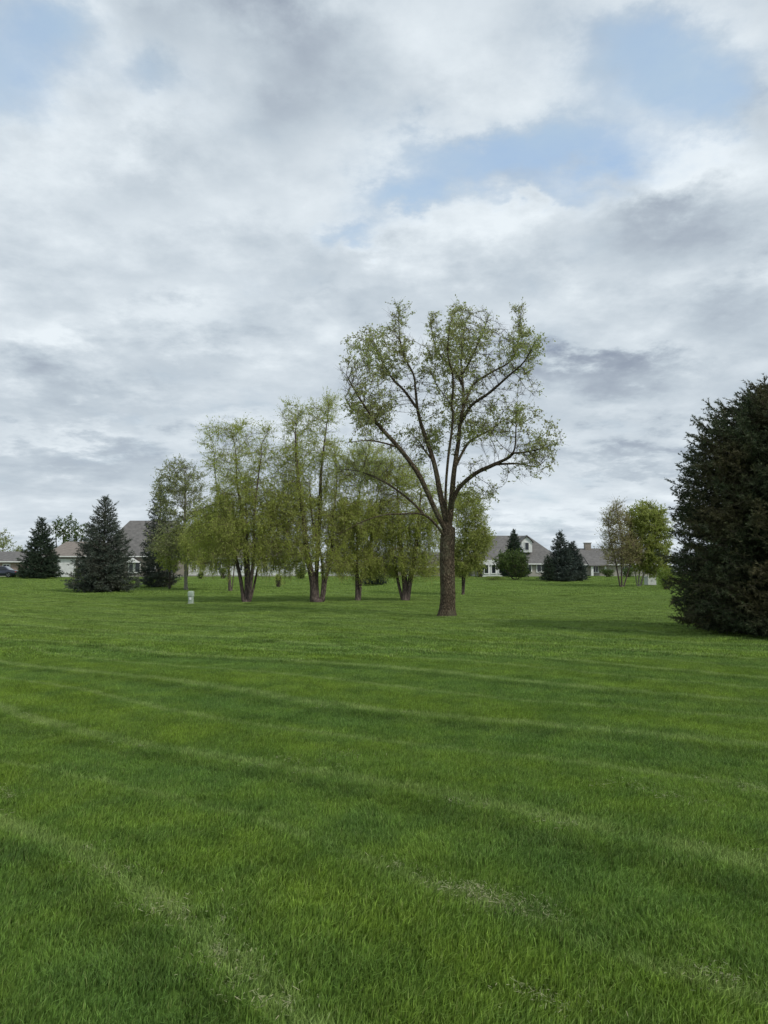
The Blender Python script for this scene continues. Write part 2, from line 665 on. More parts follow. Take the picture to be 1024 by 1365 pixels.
# ------------------------------------------------------------------ broadleaf trees
def densify(pl, step):
    pl = [np.asarray(p, float) for p in pl]
    # Catmull-Rom through the points
    out = [pl[0]]
    for i in range(len(pl) - 1):
        p0 = pl[max(i - 1, 0)]
        p1, p2 = pl[i], pl[i + 1]
        p3 = pl[min(i + 2, len(pl) - 1)]
        n = max(1, int(round(np.linalg.norm(p2 - p1) / step)))
        for k in range(1, n + 1):
            u = k / n
            out.append(0.5 * ((2 * p1) + (-p0 + p2) * u + (2 * p0 - 5 * p1 + 4 * p2 - p3) * u * u + (-p0 + 3 * p1 - 3 * p2 + p3) * u ** 3))
    return out


def grow(stems, attract, step, infl, kill, iters, r, trop=(0, 0, 0.1), jit=0.25):
    """space colonisation from traced stems; returns positions, parents, fixed flags"""
    pos, par, fix = [], [], []
    for si, pl in enumerate(stems):
        dn = densify(pl, step)
        start = 0
        if si == 0 or not pos:
            parent = -1
        else:
            dd = np.linalg.norm(np.asarray(pos) - dn[0], axis=1)
            parent = int(np.argmin(dd))
            start = 1 if dd[parent] < step else 0
        for p in dn[start:]:
            pos.append(p)
            par.append(parent)
            fix.append(True)
            parent = len(pos) - 1
    att = np.asarray(attract, float)
    trop = np.asarray(trop, float)
    for it in range(iters):
        if len(att) == 0:
            break
        kd = kdtree.KDTree(len(pos))
        for i, p in enumerate(pos):
            kd.insert(p, i)
        kd.balance()
        acc = {}
        alive = np.ones(len(att), bool)
        for ai, a in enumerate(att):
            co, i, d = kd.find(a)
            if d < kill:
                alive[ai] = False
            elif d < infl:
                v = (a - pos[i]) / d
                if i in acc:
                    acc[i] += v
                else:
                    acc[i] = v.copy()
        if not acc:
            infl *= 1.5
            if infl > 12:
                break
            continue
        added = 0
        for i, v in acc.items():
            v = v / (np.linalg.norm(v) + 1e-9) + trop + r.normal(0, jit, 3)
            if par[i] >= 0:
                d0 = pos[i] - pos[par[i]]
                v = v + 0.5 * d0 / (np.linalg.norm(d0) + 1e-9)
            v /= np.linalg.norm(v) + 1e-9
            q = pos[i] + v * step
            co, j, d = kd.find(q)
            if d > step * 0.35:
                pos.append(q)
                par.append(i)
                fix.append(False)
                added += 1
        att = att[alive]
        if not added:
            break
    return np.asarray(pos), np.asarray(par), np.asarray(fix)


def tubes(pos, par, rad, flare=None, r=None):
    """tapered tubes along the chains of the skeleton"""
    n = len(pos)
    kids = [[] for _ in range(n)]
    for i, p in enumerate(par):
        if p >= 0:
            kids[p].append(i)
    V, Q = [], []
    starts = [(i, -1) for i in range(n) if par[i] < 0]
    nv = 0
    while starts:
        i, p = starts.pop()
        chain, radii = [], []
        if p >= 0:
            chain.append(pos[p])
            radii.append(min(rad[p], rad[i] * 1.15))
        j = i
        while True:
            chain.append(pos[j])
            radii.append(rad[j])
            ks = kids[j]
            if not ks:
                break
            main = max(ks, key=lambda k: rad[k])
            for k in ks:
                if k != main:
                    starts.append((k, j))
            j = main
        if len(chain) < 2:
            continue
        ch, rr = np.asarray(chain), np.asarray(radii)
        rmax = rr.max()
        m = 12 if rmax > .12 else 7 if rmax > .045 else 5 if rmax > .018 else 3
        tan = np.gradient(ch, axis=0)
        tan /= np.linalg.norm(tan, axis=1)[:, None] + 1e-9
        ref = np.array([1.0, 0.13, 0.07]) if abs(tan[0][2]) > .6 else np.array([0.1, 0.05, 1.0])
        u = np.cross(tan, ref)
        u /= np.linalg.norm(u, axis=1)[:, None] + 1e-9
        w = np.cross(tan, u)
        an = np.arange(m) * 2 * PI / m
        prof = np.ones(m)
        if rmax > .12 and r is not None:
            prof = 1 + 0.07 * np.sin(an * 3 + 1) + 0.05 * np.sin(an * 5)
        ring = ch[:, None, :] + (rr[:, None, None] * prof[None, :, None]) * (np.cos(an)[None, :, None] * u[:, None, :] + np.sin(an)[None, :, None] * w[:, None, :])
        if p < 0 and flare:
            z = ch[:, 2] - ch[0, 2]
            k = 1 + flare * np.exp(-z / 0.24)
            lob = 1 + 0.24 * np.sin(an * 4 + 0.7)[None, :] * np.exp(-z / 0.3)[:, None]
            ring = ch[:, None, :] + (ring - ch[:, None, :]) * (k[:, None] * lob)[:, :, None]
        L = len(ch)
        V.append(ring.reshape(-1, 3))
        a = nv + (np.arange(L - 1) * m)[:, None] + np.arange(m)[None, :]
        b = nv + (np.arange(L - 1) * m)[:, None] + (np.arange(m)[None, :] + 1) % m
        Q.append(np.stack([a, b, b + m, a + m], -1).reshape(-1, 4))
        nv += L * m
    return np.concatenate(V), np.concatenate(Q)


def unit(v):
    return v / (np.linalg.norm(v, axis=-1, keepdims=True) + 1e-9)


def twig_mesh(p, d, L, rad):
    """three-sided two-step tapering twigs"""
    n = len(p)
    ref = np.where(np.abs(d[:, 2:3]) > .8, np.array([[1., 0, 0]]), np.array([[0, 0, 1.]]))
    u = unit(np.cross(d, ref))
    w = np.cross(d, u)
    an = np.arange(3) * 2 * PI / 3
    off = np.cos(an)[None, :, None] * u[:, None, :] + np.sin(an)[None, :, None] * w[:, None, :]
    b = p[:, None, :] + off * rad[:, None, None]
    e = (p + d * L[:, None])[:, None, :] + off * (rad * 0.35)[:, None, None]
    v = np.concatenate([b, e], 1).reshape(-1, 3)
    k = (np.arange(n) * 6)[:, None]
    q = np.stack([np.concatenate([k + i, k + (i + 1) % 3, k + 3 + (i + 1) % 3, k + 3 + i], 1) for i in range(3)], 1).reshape(-1, 4)
    return v, q


def leaf_mesh(p, d, L, W, r, fold=0.25):
    """each leaf two triangles folded a little along the midrib"""
    n = len(p)
    rv = unit(r.normal(0, 1, (n, 3)))
    s = unit(np.cross(d, rv))
    nn = np.cross(d, s)
    a = p
    m = p + d * (L * .45)[:, None]
    l1 = m + s * (W / 2)[:, None] + nn * (W * fold)[:, None]
    l2 = m - s * (W / 2)[:, None] + nn * (W * fold)[:, None]
    t = p + d * L[:, None]
    v = np.stack([a, l1, t, l2], 1).reshape(-1, 3)
    k = np.arange(n) * 4
    tr = np.concatenate([np.stack([k, k + 1, k + 2], 1), np.stack([k, k + 2, k + 3], 1)])
    return v, tr


def broadleaf(name, label, base, stems, blobs, mats, seed, natt=900, step=.3, infl=2.2, kill=.45, iters=70,
              r_base=.2, r_tip=.006, trop=(0, 0, .08), twigs=3, twig_len=(.25, .6), twig_droop=0.0, leaves=6,
              leaf=(.05, .09), leaf_w=.6, leaf_droop=.2, flare=.45, group=None, cat='tree', thin_lo=0.0, clump=0.0,
              leaf_prob=None, jit=.25, bare=0.0, fork=None, limb_floor=0.0, strands=None):
    """stems: polylines in world space; blobs: (centre, radii, weight) of the crown"""
    r = np.random.default_rng(seed)
    wts = np.array([b[2] * b[1][0] * b[1][1] * b[1][2] for b in blobs])
    wts = wts / wts.sum()
    att = []
    for (c, ra, w), wt in zip(blobs, wts):
        k = int(round(natt * wt))
        v = unit(r.normal(0, 1, (k, 3))) * (r.random((k, 1)) ** (1 / 2.6))
        att.append(np.asarray(c) + v * np.asarray(ra))
    att = np.concatenate(att)
    b = np.asarray(base)
    pos, par, fix = grow(stems, att, step, infl, kill, iters, r, trop, jit)
    n = len(pos)
    kids = [[] for _ in range(n)]
    for i, p in enumerate(par):
        if p >= 0:
            kids[p].append(i)
    # smooth the grown part
    for _ in range(2):
        q = pos.copy()
        for i in range(n):
            if not fix[i] and kids[i]:
                q[i] = 0.5 * pos[i] + 0.25 * pos[par[i]] + 0.25 * np.mean([pos[k] for k in kids[i]], axis=0)
        pos = q
    tips = np.zeros(n)
    order = range(n - 1, -1, -1)
    for i in order:
        if not kids[i]:
            tips[i] += 1
        if par[i] >= 0:
            tips[par[i]] += tips[i]
    roots = [i for i in range(n) if par[i] < 0]
    ex = math.log(r_base / r_tip) / math.log(max(tips[roots[0]], 2))
    rad = r_tip * tips ** ex
    if limb_floor:                    # traced limbs keep a visible girth
        k = 0
        for si, pl in enumerate(stems):
            dn = densify(pl, step)
            if si == 0:
                k += len(dn)
                continue
            d2 = np.linalg.norm(pos[:k] - dn[0], axis=1).min()
            ln = len(dn) - (1 if d2 < step else 0)
            u = np.linspace(0, 1, ln)
            rad[k:k + ln] = np.maximum(rad[k:k + ln], limb_floor * min(1, ln * step / 3.0) * (1 - u) ** .8 + r_tip)
            k += ln
    if fork:                          # stems thin out steadily above the fork
        top = pos[:, 2].max()
        u = np.clip((pos[:, 2] - fork[0]) / (top - fork[0]), 0, 1)
        cap = np.where(pos[:, 2] > fork[0], r_base * fork[1] * (1 - u) ** 1.1 + r_tip, r_base)
        rad = np.minimum(rad, cap)
    t = thing(name, label, cat, tuple(b), 0, group)
    v, q = tubes(pos - b, par, rad, flare, r)
    np_mesh('trunk', v, quads=q, mat=mats[0], parent=t, smooth=True)
    # twigs on the thin wood
    thin = np.where((rad < r_tip * 3.2) & (pos[:, 2] > b[2] + thin_lo))[0]
    thin = thin[par[thin] >= 0]
    idx = np.repeat(thin, twigs)
    d0 = unit(pos[idx] - pos[par[idx]])
    fr = r.random((len(idx), 1))
    p = pos[par[idx]] + (pos[idx] - pos[par[idx]]) * fr
    rel = np.clip((p[:, 2:3] - b[2]) / (pos[:, 2].max() - b[2]), 0, 1)
    d = unit(d0 * .7 + r.normal(0, .75, (len(idx), 3)) + np.array([0, 0, 1.0]) * (.35 - twig_droop * 1.5 * np.clip(1.55 - 1.3 * rel, 0, 1)))
    L = r.uniform(*twig_len, len(idx))
    tv, tq = twig_mesh(p - b, d, L, np.full(len(idx), r_tip * .7))
    np_mesh('twigs', tv, quads=tq, mat=mats[1], parent=t)
    # leaves along the twigs; some twigs stay bare so the crown has clumps and gaps
    keep = np.ones(len(idx), bool)
    if clump:
        s1, s2, s3 = r.uniform(0, 6, 3)
        fld = np.sin(p[:, 0] * 2.1 + s1) + np.sin(p[:, 1] * 1.7 + s2) + np.sin(p[:, 2] * 2.3 + s3) + np.sin(p[:, 0] * 4.9 - p[:, 2] * 4.1)
        keep &= (fld / 2.2 + r.normal(0, .5, len(idx))) > (clump - 1)
    if leaf_prob is not None:
        keep &= r.random(len(idx)) < leaf_prob(p)
    if bare:
        keep &= r.random(len(idx)) > bare
    ki = np.where(keep)[0]
    li = np.repeat(ki, leaves)
    f = r.uniform(.15, 1.05, (len(li), 1))
    lp = p[li] + d[li] * L[li][:, None] * f + r.normal(0, .02, (len(li), 3))
    ld = unit(d[li] * .5 + r.normal(0, .8, (len(li), 3)) + np.array([0, 0, -leaf_droop]))
    LL = r.uniform(*leaf, len(li))
    lw = LL * leaf_w * r.uniform(.8, 1.2, len(li))
    if strands:                       # long hanging shoots strung with leaves
        ns, l0, l1, gap = strands
        low_thin = thin[pos[thin, 2] < b[2] + .66 * (pos[:, 2].max() - b[2])]
        si = r.choice(low_thin, ns)
        sp = pos[si] + r.normal(0, .08, (ns, 3))
        sL = np.minimum(r.uniform(l0, l1, ns), np.maximum(sp[:, 2] - b[2] - .7 - r.random(ns) * .8, .1))
        sd_ = unit(np.stack([r.normal(0, .16, ns), r.normal(0, .16, ns), -np.ones(ns)], 1))
        v_, q_ = twig_mesh(sp - b, sd_, sL, np.full(ns, .0045))
        np_mesh('hanging_shoots', v_, quads=q_, mat=mats[1], parent=t)
        cnt = np.maximum(2, sL / gap).astype(int)
        k = np.repeat(np.arange(ns), cnt)
        ff = r.random((len(k), 1))
        lp = np.concatenate([lp, sp[k] + sd_[k] * sL[k][:, None] * ff + r.normal(0, .03, (len(k), 3))])
        ld = np.concatenate([ld, unit(r.normal(0, .6, (len(k), 3)) + np.array([0, 0, -.8]))])
        l2 = r.uniform(*leaf, len(k))
        LL = np.concatenate([LL, l2])
        lw = np.concatenate([lw, l2 * leaf_w * r.uniform(.8, 1.2, len(k))])
    lv, lt = leaf_mesh(lp - b, ld, LL, lw, r)
    np_mesh('crown', lv, tris=lt, mat=mats[2], parent=t)
    return t


# ------------------------------------------------------------------ conifers
def conifer(name, label, base, H, prof, mats, seed, n_br=300, z0=.12, seg=.22, blet=.45, needles=16, nl=(.05, .11), nw=.014,
            droop=.25, up_tip=.35, trunk_r=.16, group=None, side_ang=.9, dens=2.0, rag=.12, cat='tree', top_up=.6, skip=0.0, hang=.02, sl_var=.03, hang_var=.22):
    """layered boughs with side sprays, each spray set with needles; prof(t) gives the bough length at height t of H"""
    r = np.random.default_rng(seed)
    b = np.asarray(base, float)
    t = thing(name, label, cat, tuple(b), 0, group)
    # trunk
    zz = np.linspace(-.05, H * .985, 14)
    pos = np.stack([.03 * np.sin(zz * 1.3), .03 * np.cos(zz * 1.1) - .03, zz], 1)
    rad = trunk_r * (1 - zz / (H * 1.02)) + .008
    v, q = tubes(pos, np.arange(-1, 13), rad, .3, r)
    np_mesh('trunk', v, quads=q, mat=mats[0], parent=t, smooth=True)
    SPn, BRp, BRd, BRL, BRr = [], [], [], [], []
    bl_p, bl_d, bl_L = [], [], []
    # height distribution follows bough length so the skin is evenly filled
    ts = np.linspace(0, 1, 200)
    w = np.array([prof(x) for x in ts]) + .12 * max(prof(x) for x in ts)
    cdf = np.cumsum(w) / w.sum()
    for k in range(n_br):
        tt = float(np.interp((k + r.random()) / n_br, cdf, ts))
        if tt < 0.985 and r.random() < skip:
            continue
        z = z0 + tt * (H - z0)
        L = prof(tt) * (1 + r.normal(0, rag))
        L = max(L, .1)
        az = k * 2.39996 + r.normal(0, .35)
        o = np.array([math.cos(az), math.sin(az), 0])
        sl = (-droop * (1 - tt) + top_up * tt ** 1.5) + r.normal(0, sl_var)
        if z + L * sl < .12:
            sl = (.12 - z) / L
        nseg = max(2, int(L / seg))
        s = np.arange(1, nseg + 1) / nseg
        # bough curve
        cz = z + L * (sl * s + up_tip * .35 * s ** 3)
        pts = np.stack([o[0] * L * s, o[1] * L * s, cz], 1) + r.normal(0, .025, (nseg, 3))
        p0 = np.array([0, 0, z])
        allp = np.concatenate([[p0], pts])
        for i in range(nseg):
            BRp.append(allp[i])
            dv = allp[i + 1] - allp[i]
            ln = np.linalg.norm(dv)
            BRd.append(dv / ln)
            BRL.append(ln)
            BRr.append(.006 + .016 * (1 - i / nseg) * min(1, L / 1.5))
        for i in range(nseg):
            fr = (i + 1) / nseg
            if fr < .3 and L > .8:
                continue
            dv = BRd[-nseg + i]
            side = np.cross(dv, [0, 0, 1])
            side /= np.linalg.norm(side) + 1e-9
            m = int(dens) + (r.random() < dens % 1)
            for j in range(m):
                sg = 1 if (j + i) % 2 else -1
                ln = min(blet, .15 + L * .5) * (1.15 - .55 * fr) * r.uniform(.65, 1.25)
                d = dv * math.cos(side_ang) + sg * side * math.sin(side_ang) + np.array([0, 0, r.normal(hang, hang_var)]) + r.normal(0, .15, 3)
                bl_p.append(allp[i] + (allp[i + 1] - allp[i]) * r.random())
                bl_d.append(d / np.linalg.norm(d))
                bl_L.append(ln)
        bl_p.append(allp[-2])
        d = BRd[-1] + np.array([0, 0, up_tip * .5]) + r.normal(0, .12, 3)
        bl_d.append(d / np.linalg.norm(d))
        bl_L.append(BRL[-1] + blet * .45 * r.uniform(.5, 1.3))
    # leader
    for k in range(8):
        bl_p.append(np.array([0, 0, H * (.93 + .008 * k)]))
        d = np.array([r.normal(0, .25), r.normal(0, .25), 1.0])
        bl_d.append(d / np.linalg.norm(d))
        bl_L.append(H * .05)
    BRp, BRd, BRL, BRr = map(np.asarray, (BRp, BRd, BRL, BRr))
    P, D, LL = np.asarray(bl_p), np.asarray(bl_d), np.asarray(bl_L)
    v1, q1 = twig_mesh(BRp, BRd, BRL, BRr)
    v2, q2 = twig_mesh(P, D, LL, np.full(len(P), .005))
    np_mesh('boughs', np.concatenate([v1, v2]), quads=np.concatenate([q1, q2 + len(v1)]), mat=mats[1], parent=t)
    # needles
    cnt = np.maximum(4, (needles * LL / blet)).astype(int)
    idx = np.repeat(np.arange(len(P)), cnt)
    n = len(idx)
    f = r.random((n, 1)) ** .8
    p = P[idx] + D[idx] * LL[idx][:, None] * f
    rv = r.normal(0, 1, (n, 3))
    perp = unit(rv - D[idx] * (rv * D[idx]).sum(1)[:, None])
    d = unit(D[idx] * .75 + perp * r.uniform(.4, 1.0, (n, 1)) + np.array([0, 0, .06]))
    L = r.uniform(*nl, n) * (1.1 - .35 * f[:, 0])
    s = unit(np.cross(d, unit(r.normal(0, 1, (n, 3)))))
    W = nw * r.uniform(.7, 1.3, n)
    v = np.stack([p - s * (W / 2)[:, None], p + s * (W / 2)[:, None], p + d * L[:, None]], 1).reshape(-1, 3)
    np_mesh('crown', v, tris=np.arange(3 * n).reshape(-1, 3), mat=mats[2], parent=t)
    return t


def bush(name, label, base, rx, ry, h, mats, seed, n=1500, leaf=(.08, .16), group=None, cat='shrub', lw=.65, stems=14, tall=0.3, up=.2):
    """a shrub: stems fanning out of the ground and leaves through an uneven rounded volume"""
    r = np.random.default_rng(seed)
    b = np.asarray(base, float)
    t = thing(name, label, cat, tuple(b), 0, group)
    lob = [(r.uniform(-.5, .5) * rx, r.uniform(-.5, .5) * ry, h * r.uniform(.35, .8), r.uniform(.4, .65)) for _ in range(7)]
    pts = []
    for (cx, cy, cz, s) in lob:
        k = n // 7
        v = unit(r.normal(0, 1, (k, 3))) * (r.random((k, 1)) ** .45)
        pts.append(np.array([cx, cy, cz]) + v * np.array([rx * s, ry * s, min(h - cz, cz) + .05]))
    p = np.concatenate(pts)
    p = p[(p[:, 2] > .04)]
    ends = p[r.integers(0, len(p), stems * 5)]
    st = np.stack([r.normal(0, .12, len(ends)) * rx, r.normal(0, .12, len(ends)) * ry, np.full(len(ends), -.02)], 1)
    dv = ends - st
    L = np.linalg.norm(dv, axis=1)
    v, q = twig_mesh(st, dv / L[:, None], L, np.full(len(L), .02))
    np_mesh('stems', v, quads=q, mat=mats[0], parent=t)
    d = unit(unit(p - np.array([0, 0, h * .3])) * .7 + r.normal(0, .7, p.shape) + np.array([0, 0, up]))
    LL = r.uniform(*leaf, len(p))
    lv, lt = leaf_mesh(p, d, LL, LL * lw, r)
    np_mesh('foliage', lv, tris=lt, mat=mats[1], parent=t)
    return t


# ------------------------------------------------------------------ materials
M = {}
def furrow_mat(name, c1, c2, c3):
    m, t, out = new_mat(name)
    tc = t.new('ShaderNodeTexCoord').outputs['Object']
    mp = t.new('ShaderNodeMapping')
    mp.inputs['Scale'].default_value = (1, 1, .22)
    t.l.new(tc, mp.inputs[0])
    v = t.new('ShaderNodeTexVoronoi')
    v.feature = 'DISTANCE_TO_EDGE'
    v.inputs['Scale'].default_value = 30
    wv = t.new('ShaderNodeVectorMath', operation='ADD')
    nn = t.new('ShaderNodeTexNoise')
    nn.inputs['Scale'].default_value = 7
    t.l.new(mp.outputs[0], nn.inputs[0])
    sc = t.new('ShaderNodeVectorMath', operation='SCALE')
    t.l.new(nn.outputs['Color'], sc.inputs[0])
    sc.inputs[3].default_value = .12
    t.l.new(mp.outputs[0], wv.inputs[0])
    t.l.new(sc.outputs[0], wv.inputs[1])
    t.l.new(wv.outputs[0], v.inputs['Vector'])
    ridge = t.smooth(v.outputs['Distance'], .0, .30)
    n = t.noise(tc, 2.2, 5, .65)
    n2 = t.noise(tc, 14, 4, .7)
    col = t.mix(ridge, c1, c2)
    col = t.mix(t.math('MULTIPLY', t.smooth(n, .48, .66), .7), col, c3)
    col = t.mul(None, col, t.lin(n2, .25, .75, .6, 1.4))
    p = t.new('ShaderNodeBsdfPrincipled')
    p.inputs['Roughness'].default_value = .95
    p.inputs['Specular IOR Level'].default_value = .1
    t.l.new(col, p.inputs['Base Color'])
    b = t.new('ShaderNodeBump')
    b.inputs['Strength'].default_value = 1.0
    b.inputs['Distance'].default_value = .05
    t.l.new(t.math('ADD', ridge, t.math('MULTIPLY', n2, .5)), b.inputs['Height'])
    t.l.new(b.outputs[0], p.inputs['Normal'])
    t.l.new(p.outputs[0], out.inputs[0])
    return m


M['bark_grey'] = furrow_mat('bark_furrowed', (0.070, 0.054, 0.037), (0.190, 0.150, 0.102), (0.175, 0.165, 0.105))
M['bark_grey_old'] = rough_mat('bark_grey_brown', (0.055, 0.045, 0.032), (0.150, 0.122, 0.085), 9, .95, .9, .1, (3, 3, .6))
M['bark_dark'] = rough_mat('bark_dark', (0.035, 0.030, 0.026), (0.080, 0.068, 0.055), 7, .95, .8, .1, (3, 3, .6))
M['bark_birch'] = rough_mat('bark_peeling_birch', (0.042, 0.033, 0.029), (0.150, 0.118, 0.102), 5, .9, .8, .1, (3, 3, 1.2))
M['bark_pale'] = rough_mat('bark_pale', (0.16, 0.15, 0.12), (0.30, 0.28, 0.23), 5, .9, .6, .1, (2, 2, 1.5))
M['twig'] = rough_mat('twig_bark', (0.060, 0.050, 0.038), (0.11, 0.092, 0.068), 4, .9)
M['twig_olive'] = rough_mat('twig_olive', (0.13, 0.12, 0.06), (0.20, 0.165, 0.095), 4, .9)
M['twig_red'] = rough_mat('twig_reddish', (0.150, 0.110, 0.075), (0.24, 0.185, 0.13), 4, .9)
M['leaf_main'] = leaf_mat('leaf_young_green', (0.260, 0.245, 0.140), (0.450, 0.500, 0.180), (0.360, 0.440, 0.115), .58)
M['leaf_birch'] = leaf_mat('leaf_birch_yellow_green', (0.360, 0.430, 0.095), (0.520, 0.560, 0.165), (0.430, 0.510, 0.095), .6)
M['leaf_birch_hi'] = leaf_mat('leaf_birch_olive', (0.095, 0.110, 0.032), (0.155, 0.165, 0.055), (0.125, 0.135, 0.034), .4)
M['leaf_grey'] = leaf_mat('leaf_silver_green', (0.260, 0.290, 0.140), (0.380, 0.410, 0.210), (0.350, 0.400, 0.130), .5)
M['leaf_green'] = leaf_mat('leaf_fresh_green', (0.270, 0.315, 0.075), (0.390, 0.430, 0.125), (0.330, 0.390, 0.078), .5)
M['leaf_deep'] = leaf_mat('leaf_deep_green', (0.060, 0.100, 0.026), (0.110, 0.160, 0.040), (0.095, 0.150, 0.028), .35)
M['leaf_lime'] = leaf_mat('leaf_lime', (0.150, 0.220, 0.035), (0.240, 0.300, 0.065), (0.180, 0.240, 0.038), .4)
M['bud_red'] = leaf_mat('bud_tan', (0.300, 0.265, 0.125), (0.380, 0.370, 0.160), (0.330, 0.380, 0.100), .5)
M['needle_big'] = leaf_mat('needles_dark_green', (0.034, 0.056, 0.028), (0.096, 0.118, 0.056), (0.120, 0.100, 0.046), .18, .6, .2)
M['needle_blue'] = leaf_mat('needles_blue_green', (0.040, 0.060, 0.054), (0.094, 0.118, 0.104), (0.064, 0.082, 0.062), .1, .6, .2)
M['needle_brown'] = leaf_mat('needles_brownish_green', (0.046, 0.064, 0.050), (0.104, 0.126, 0.100), (0.086, 0.088, 0.066), .1, .6, .2)
M['needle_green'] = leaf_mat('needles_deep_green', (0.025, 0.044, 0.030), (0.056, 0.080, 0.050), (0.042, 0.062, 0.034), .1, .6, .2)
M['shingle'] = shingle_mat('roof_shingles_grey_brown', (0.112, 0.108, 0.104), (0.170, 0.163, 0.156))
M['shingle_tan'] = shingle_mat('roof_shingles_tan', (0.17, 0.15, 0.13), (0.24, 0.21, 0.185))
M['siding_white'] = siding_mat('siding_white', (0.62, 0.63, 0.62), (0.76, 0.77, 0.76))
M['siding_beige'] = siding_mat('siding_beige', (0.29, 0.27, 0.235), (0.38, 0.355, 0.31))
M['siding_taupe'] = siding_mat('siding_taupe', (0.20, 0.175, 0.15), (0.28, 0.245, 0.21))
M['brick'] = brick_mat('brick_rose', (0.30, 0.20, 0.17), (0.36, 0.26, 0.22), (0.4, 0.37, 0.34))
M['trim'] = rough_mat('white_trim', (0.68, 0.69, 0.68), (0.80, 0.80, 0.79), 3, .5)
M['glass'] = gloss_mat('window_glass', (0.02, 0.025, 0.03), .06)
M['door'] = rough_mat('garage_door_white', (0.66, 0.67, 0.67), (0.78, 0.79, 0.79), 3, .45)
M['car_blue'] = gloss_mat('car_paint_navy', (0.018, 0.024, 0.045), .18, .3, .8)
M['rubber'] = rough_mat('rubber', (.015, .015, .016), (.03, .03, .03), 20, .8)
M['metal'] = gloss_mat('alloy', (.45, .46, .47), .3, .9)
M['plastic_pale'] = rough_mat('pale_green_plastic', (0.27, 0.33, 0.26), (0.38, 0.45, 0.36), 6, .55)
M['box_white'] = rough_mat('white_enamel', (0.44, 0.47, 0.44), (0.55, 0.57, 0.55), 5, .5)
M['concrete'] = rough_mat('concrete', (0.28, 0.27, 0.25), (0.38, 0.37, 0.35), 9, .9)
M['lamp'] = gloss_mat('lamp_lens', (.5, .08, .06), .15)

# ------------------------------------------------------------------ build: ground and grass
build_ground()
build_grass(make_blade_mat())
build_clippings(leaf_mat('dry_straw', (0.24, 0.29, 0.12), (0.44, 0.42, 0.25), (0.28, 0.33, 0.15), .2))

# ------------------------------------------------------------------ the big tree
D0 = 26.0
PXM = D0 / F      # metres per photo pixel there


def mt(pts, y0=0.0, y1=0.0):
    n = len(pts)
    return [at(px, py, D0 + y0 + (y1 - y0) * i / max(n - 1, 1)) for i, (px, py) in enumerate(pts)]


b0 = foot(596, D0)
trunk = [b0 + np.array([0, 0, -.06])] + mt([(597, 795), (596, 760), (596, 730), (598, 705), (601, 678), (605, 631), (611, 590), (613, 567), (618, 536), (616, 499), (615, 474), (621, 425)], 0, .2)
stems = [
    trunk,
    mt([(596, 722), (585, 704), (565, 686), (536, 685), (509, 687), (480, 697), (452, 712)], 0, -1.6),
    mt([(565, 686), (547, 667), (512, 642), (477, 628), (450, 626)], -.5, 1.0),
    mt([(597, 712), (583, 686), (569, 655), (556, 629), (531, 596), (504, 566), (480, 532), (462, 500)], 0, -1.2),
    mt([(531, 596), (510, 590), (488, 587), (464, 590)], -.6, -2.2),
    mt([(504, 566), (488, 553), (470, 545), (460, 530)], -.9, .4),
    mt([(597, 705), (588, 664), (578, 615), (559, 557), (554, 521), (551, 499), (535, 464), (531, 415)], 0, 1.4),
    mt([(556, 545), (538, 520), (521, 502), (503, 470), (488, 442)], .8, 2.6),
    mt([(578, 615), (566, 600), (560, 590), (545, 575)], .5, 2.2),
    mt([(598, 700), (594, 664), (597, 615), (603, 567), (602, 542), (583, 514), (574, 494)], 0, -1.8),
    mt([(602, 542), (604, 505), (597, 470), (600, 432)], -1.2, -2.4),
    mt([(614, 556), (622, 532), (632, 512), (654, 497), (682, 480), (692, 452), (694, 420)], .1, 1.6),
    mt([(613, 567), (628, 541), (652, 524), (677, 502), (698, 483), (714, 455)], .1, -1.6),
    mt([(616, 515), (608, 496), (583, 468), (574, 430)], .1, 1.0),
    mt([(617, 500), (632, 470), (645, 440), (652, 418)], .1, -1.0),
    mt([(600, 680), (611, 652), (634, 631), (659, 619), (684, 604), (688, 570), (688, 545)], 0, -1.5),
    mt([(684, 604), (705, 602), (728, 596), (748, 590)], -1.4, -2.2),
    mt([(659, 619), (690, 618), (715, 622), (728, 612)], -.9, .6),
    mt([(606, 625), (625, 590), (650, 575), (672, 560), (700, 545)], 0, 2.2),
]


def eb(px, py, rx, ry, dy=0.0, ryd=1.6, w=1.0, D=D0):
    c = at(px, py, D + dy)
    m = D / F
    return (c, (rx * m, ryd, ry * m), w)


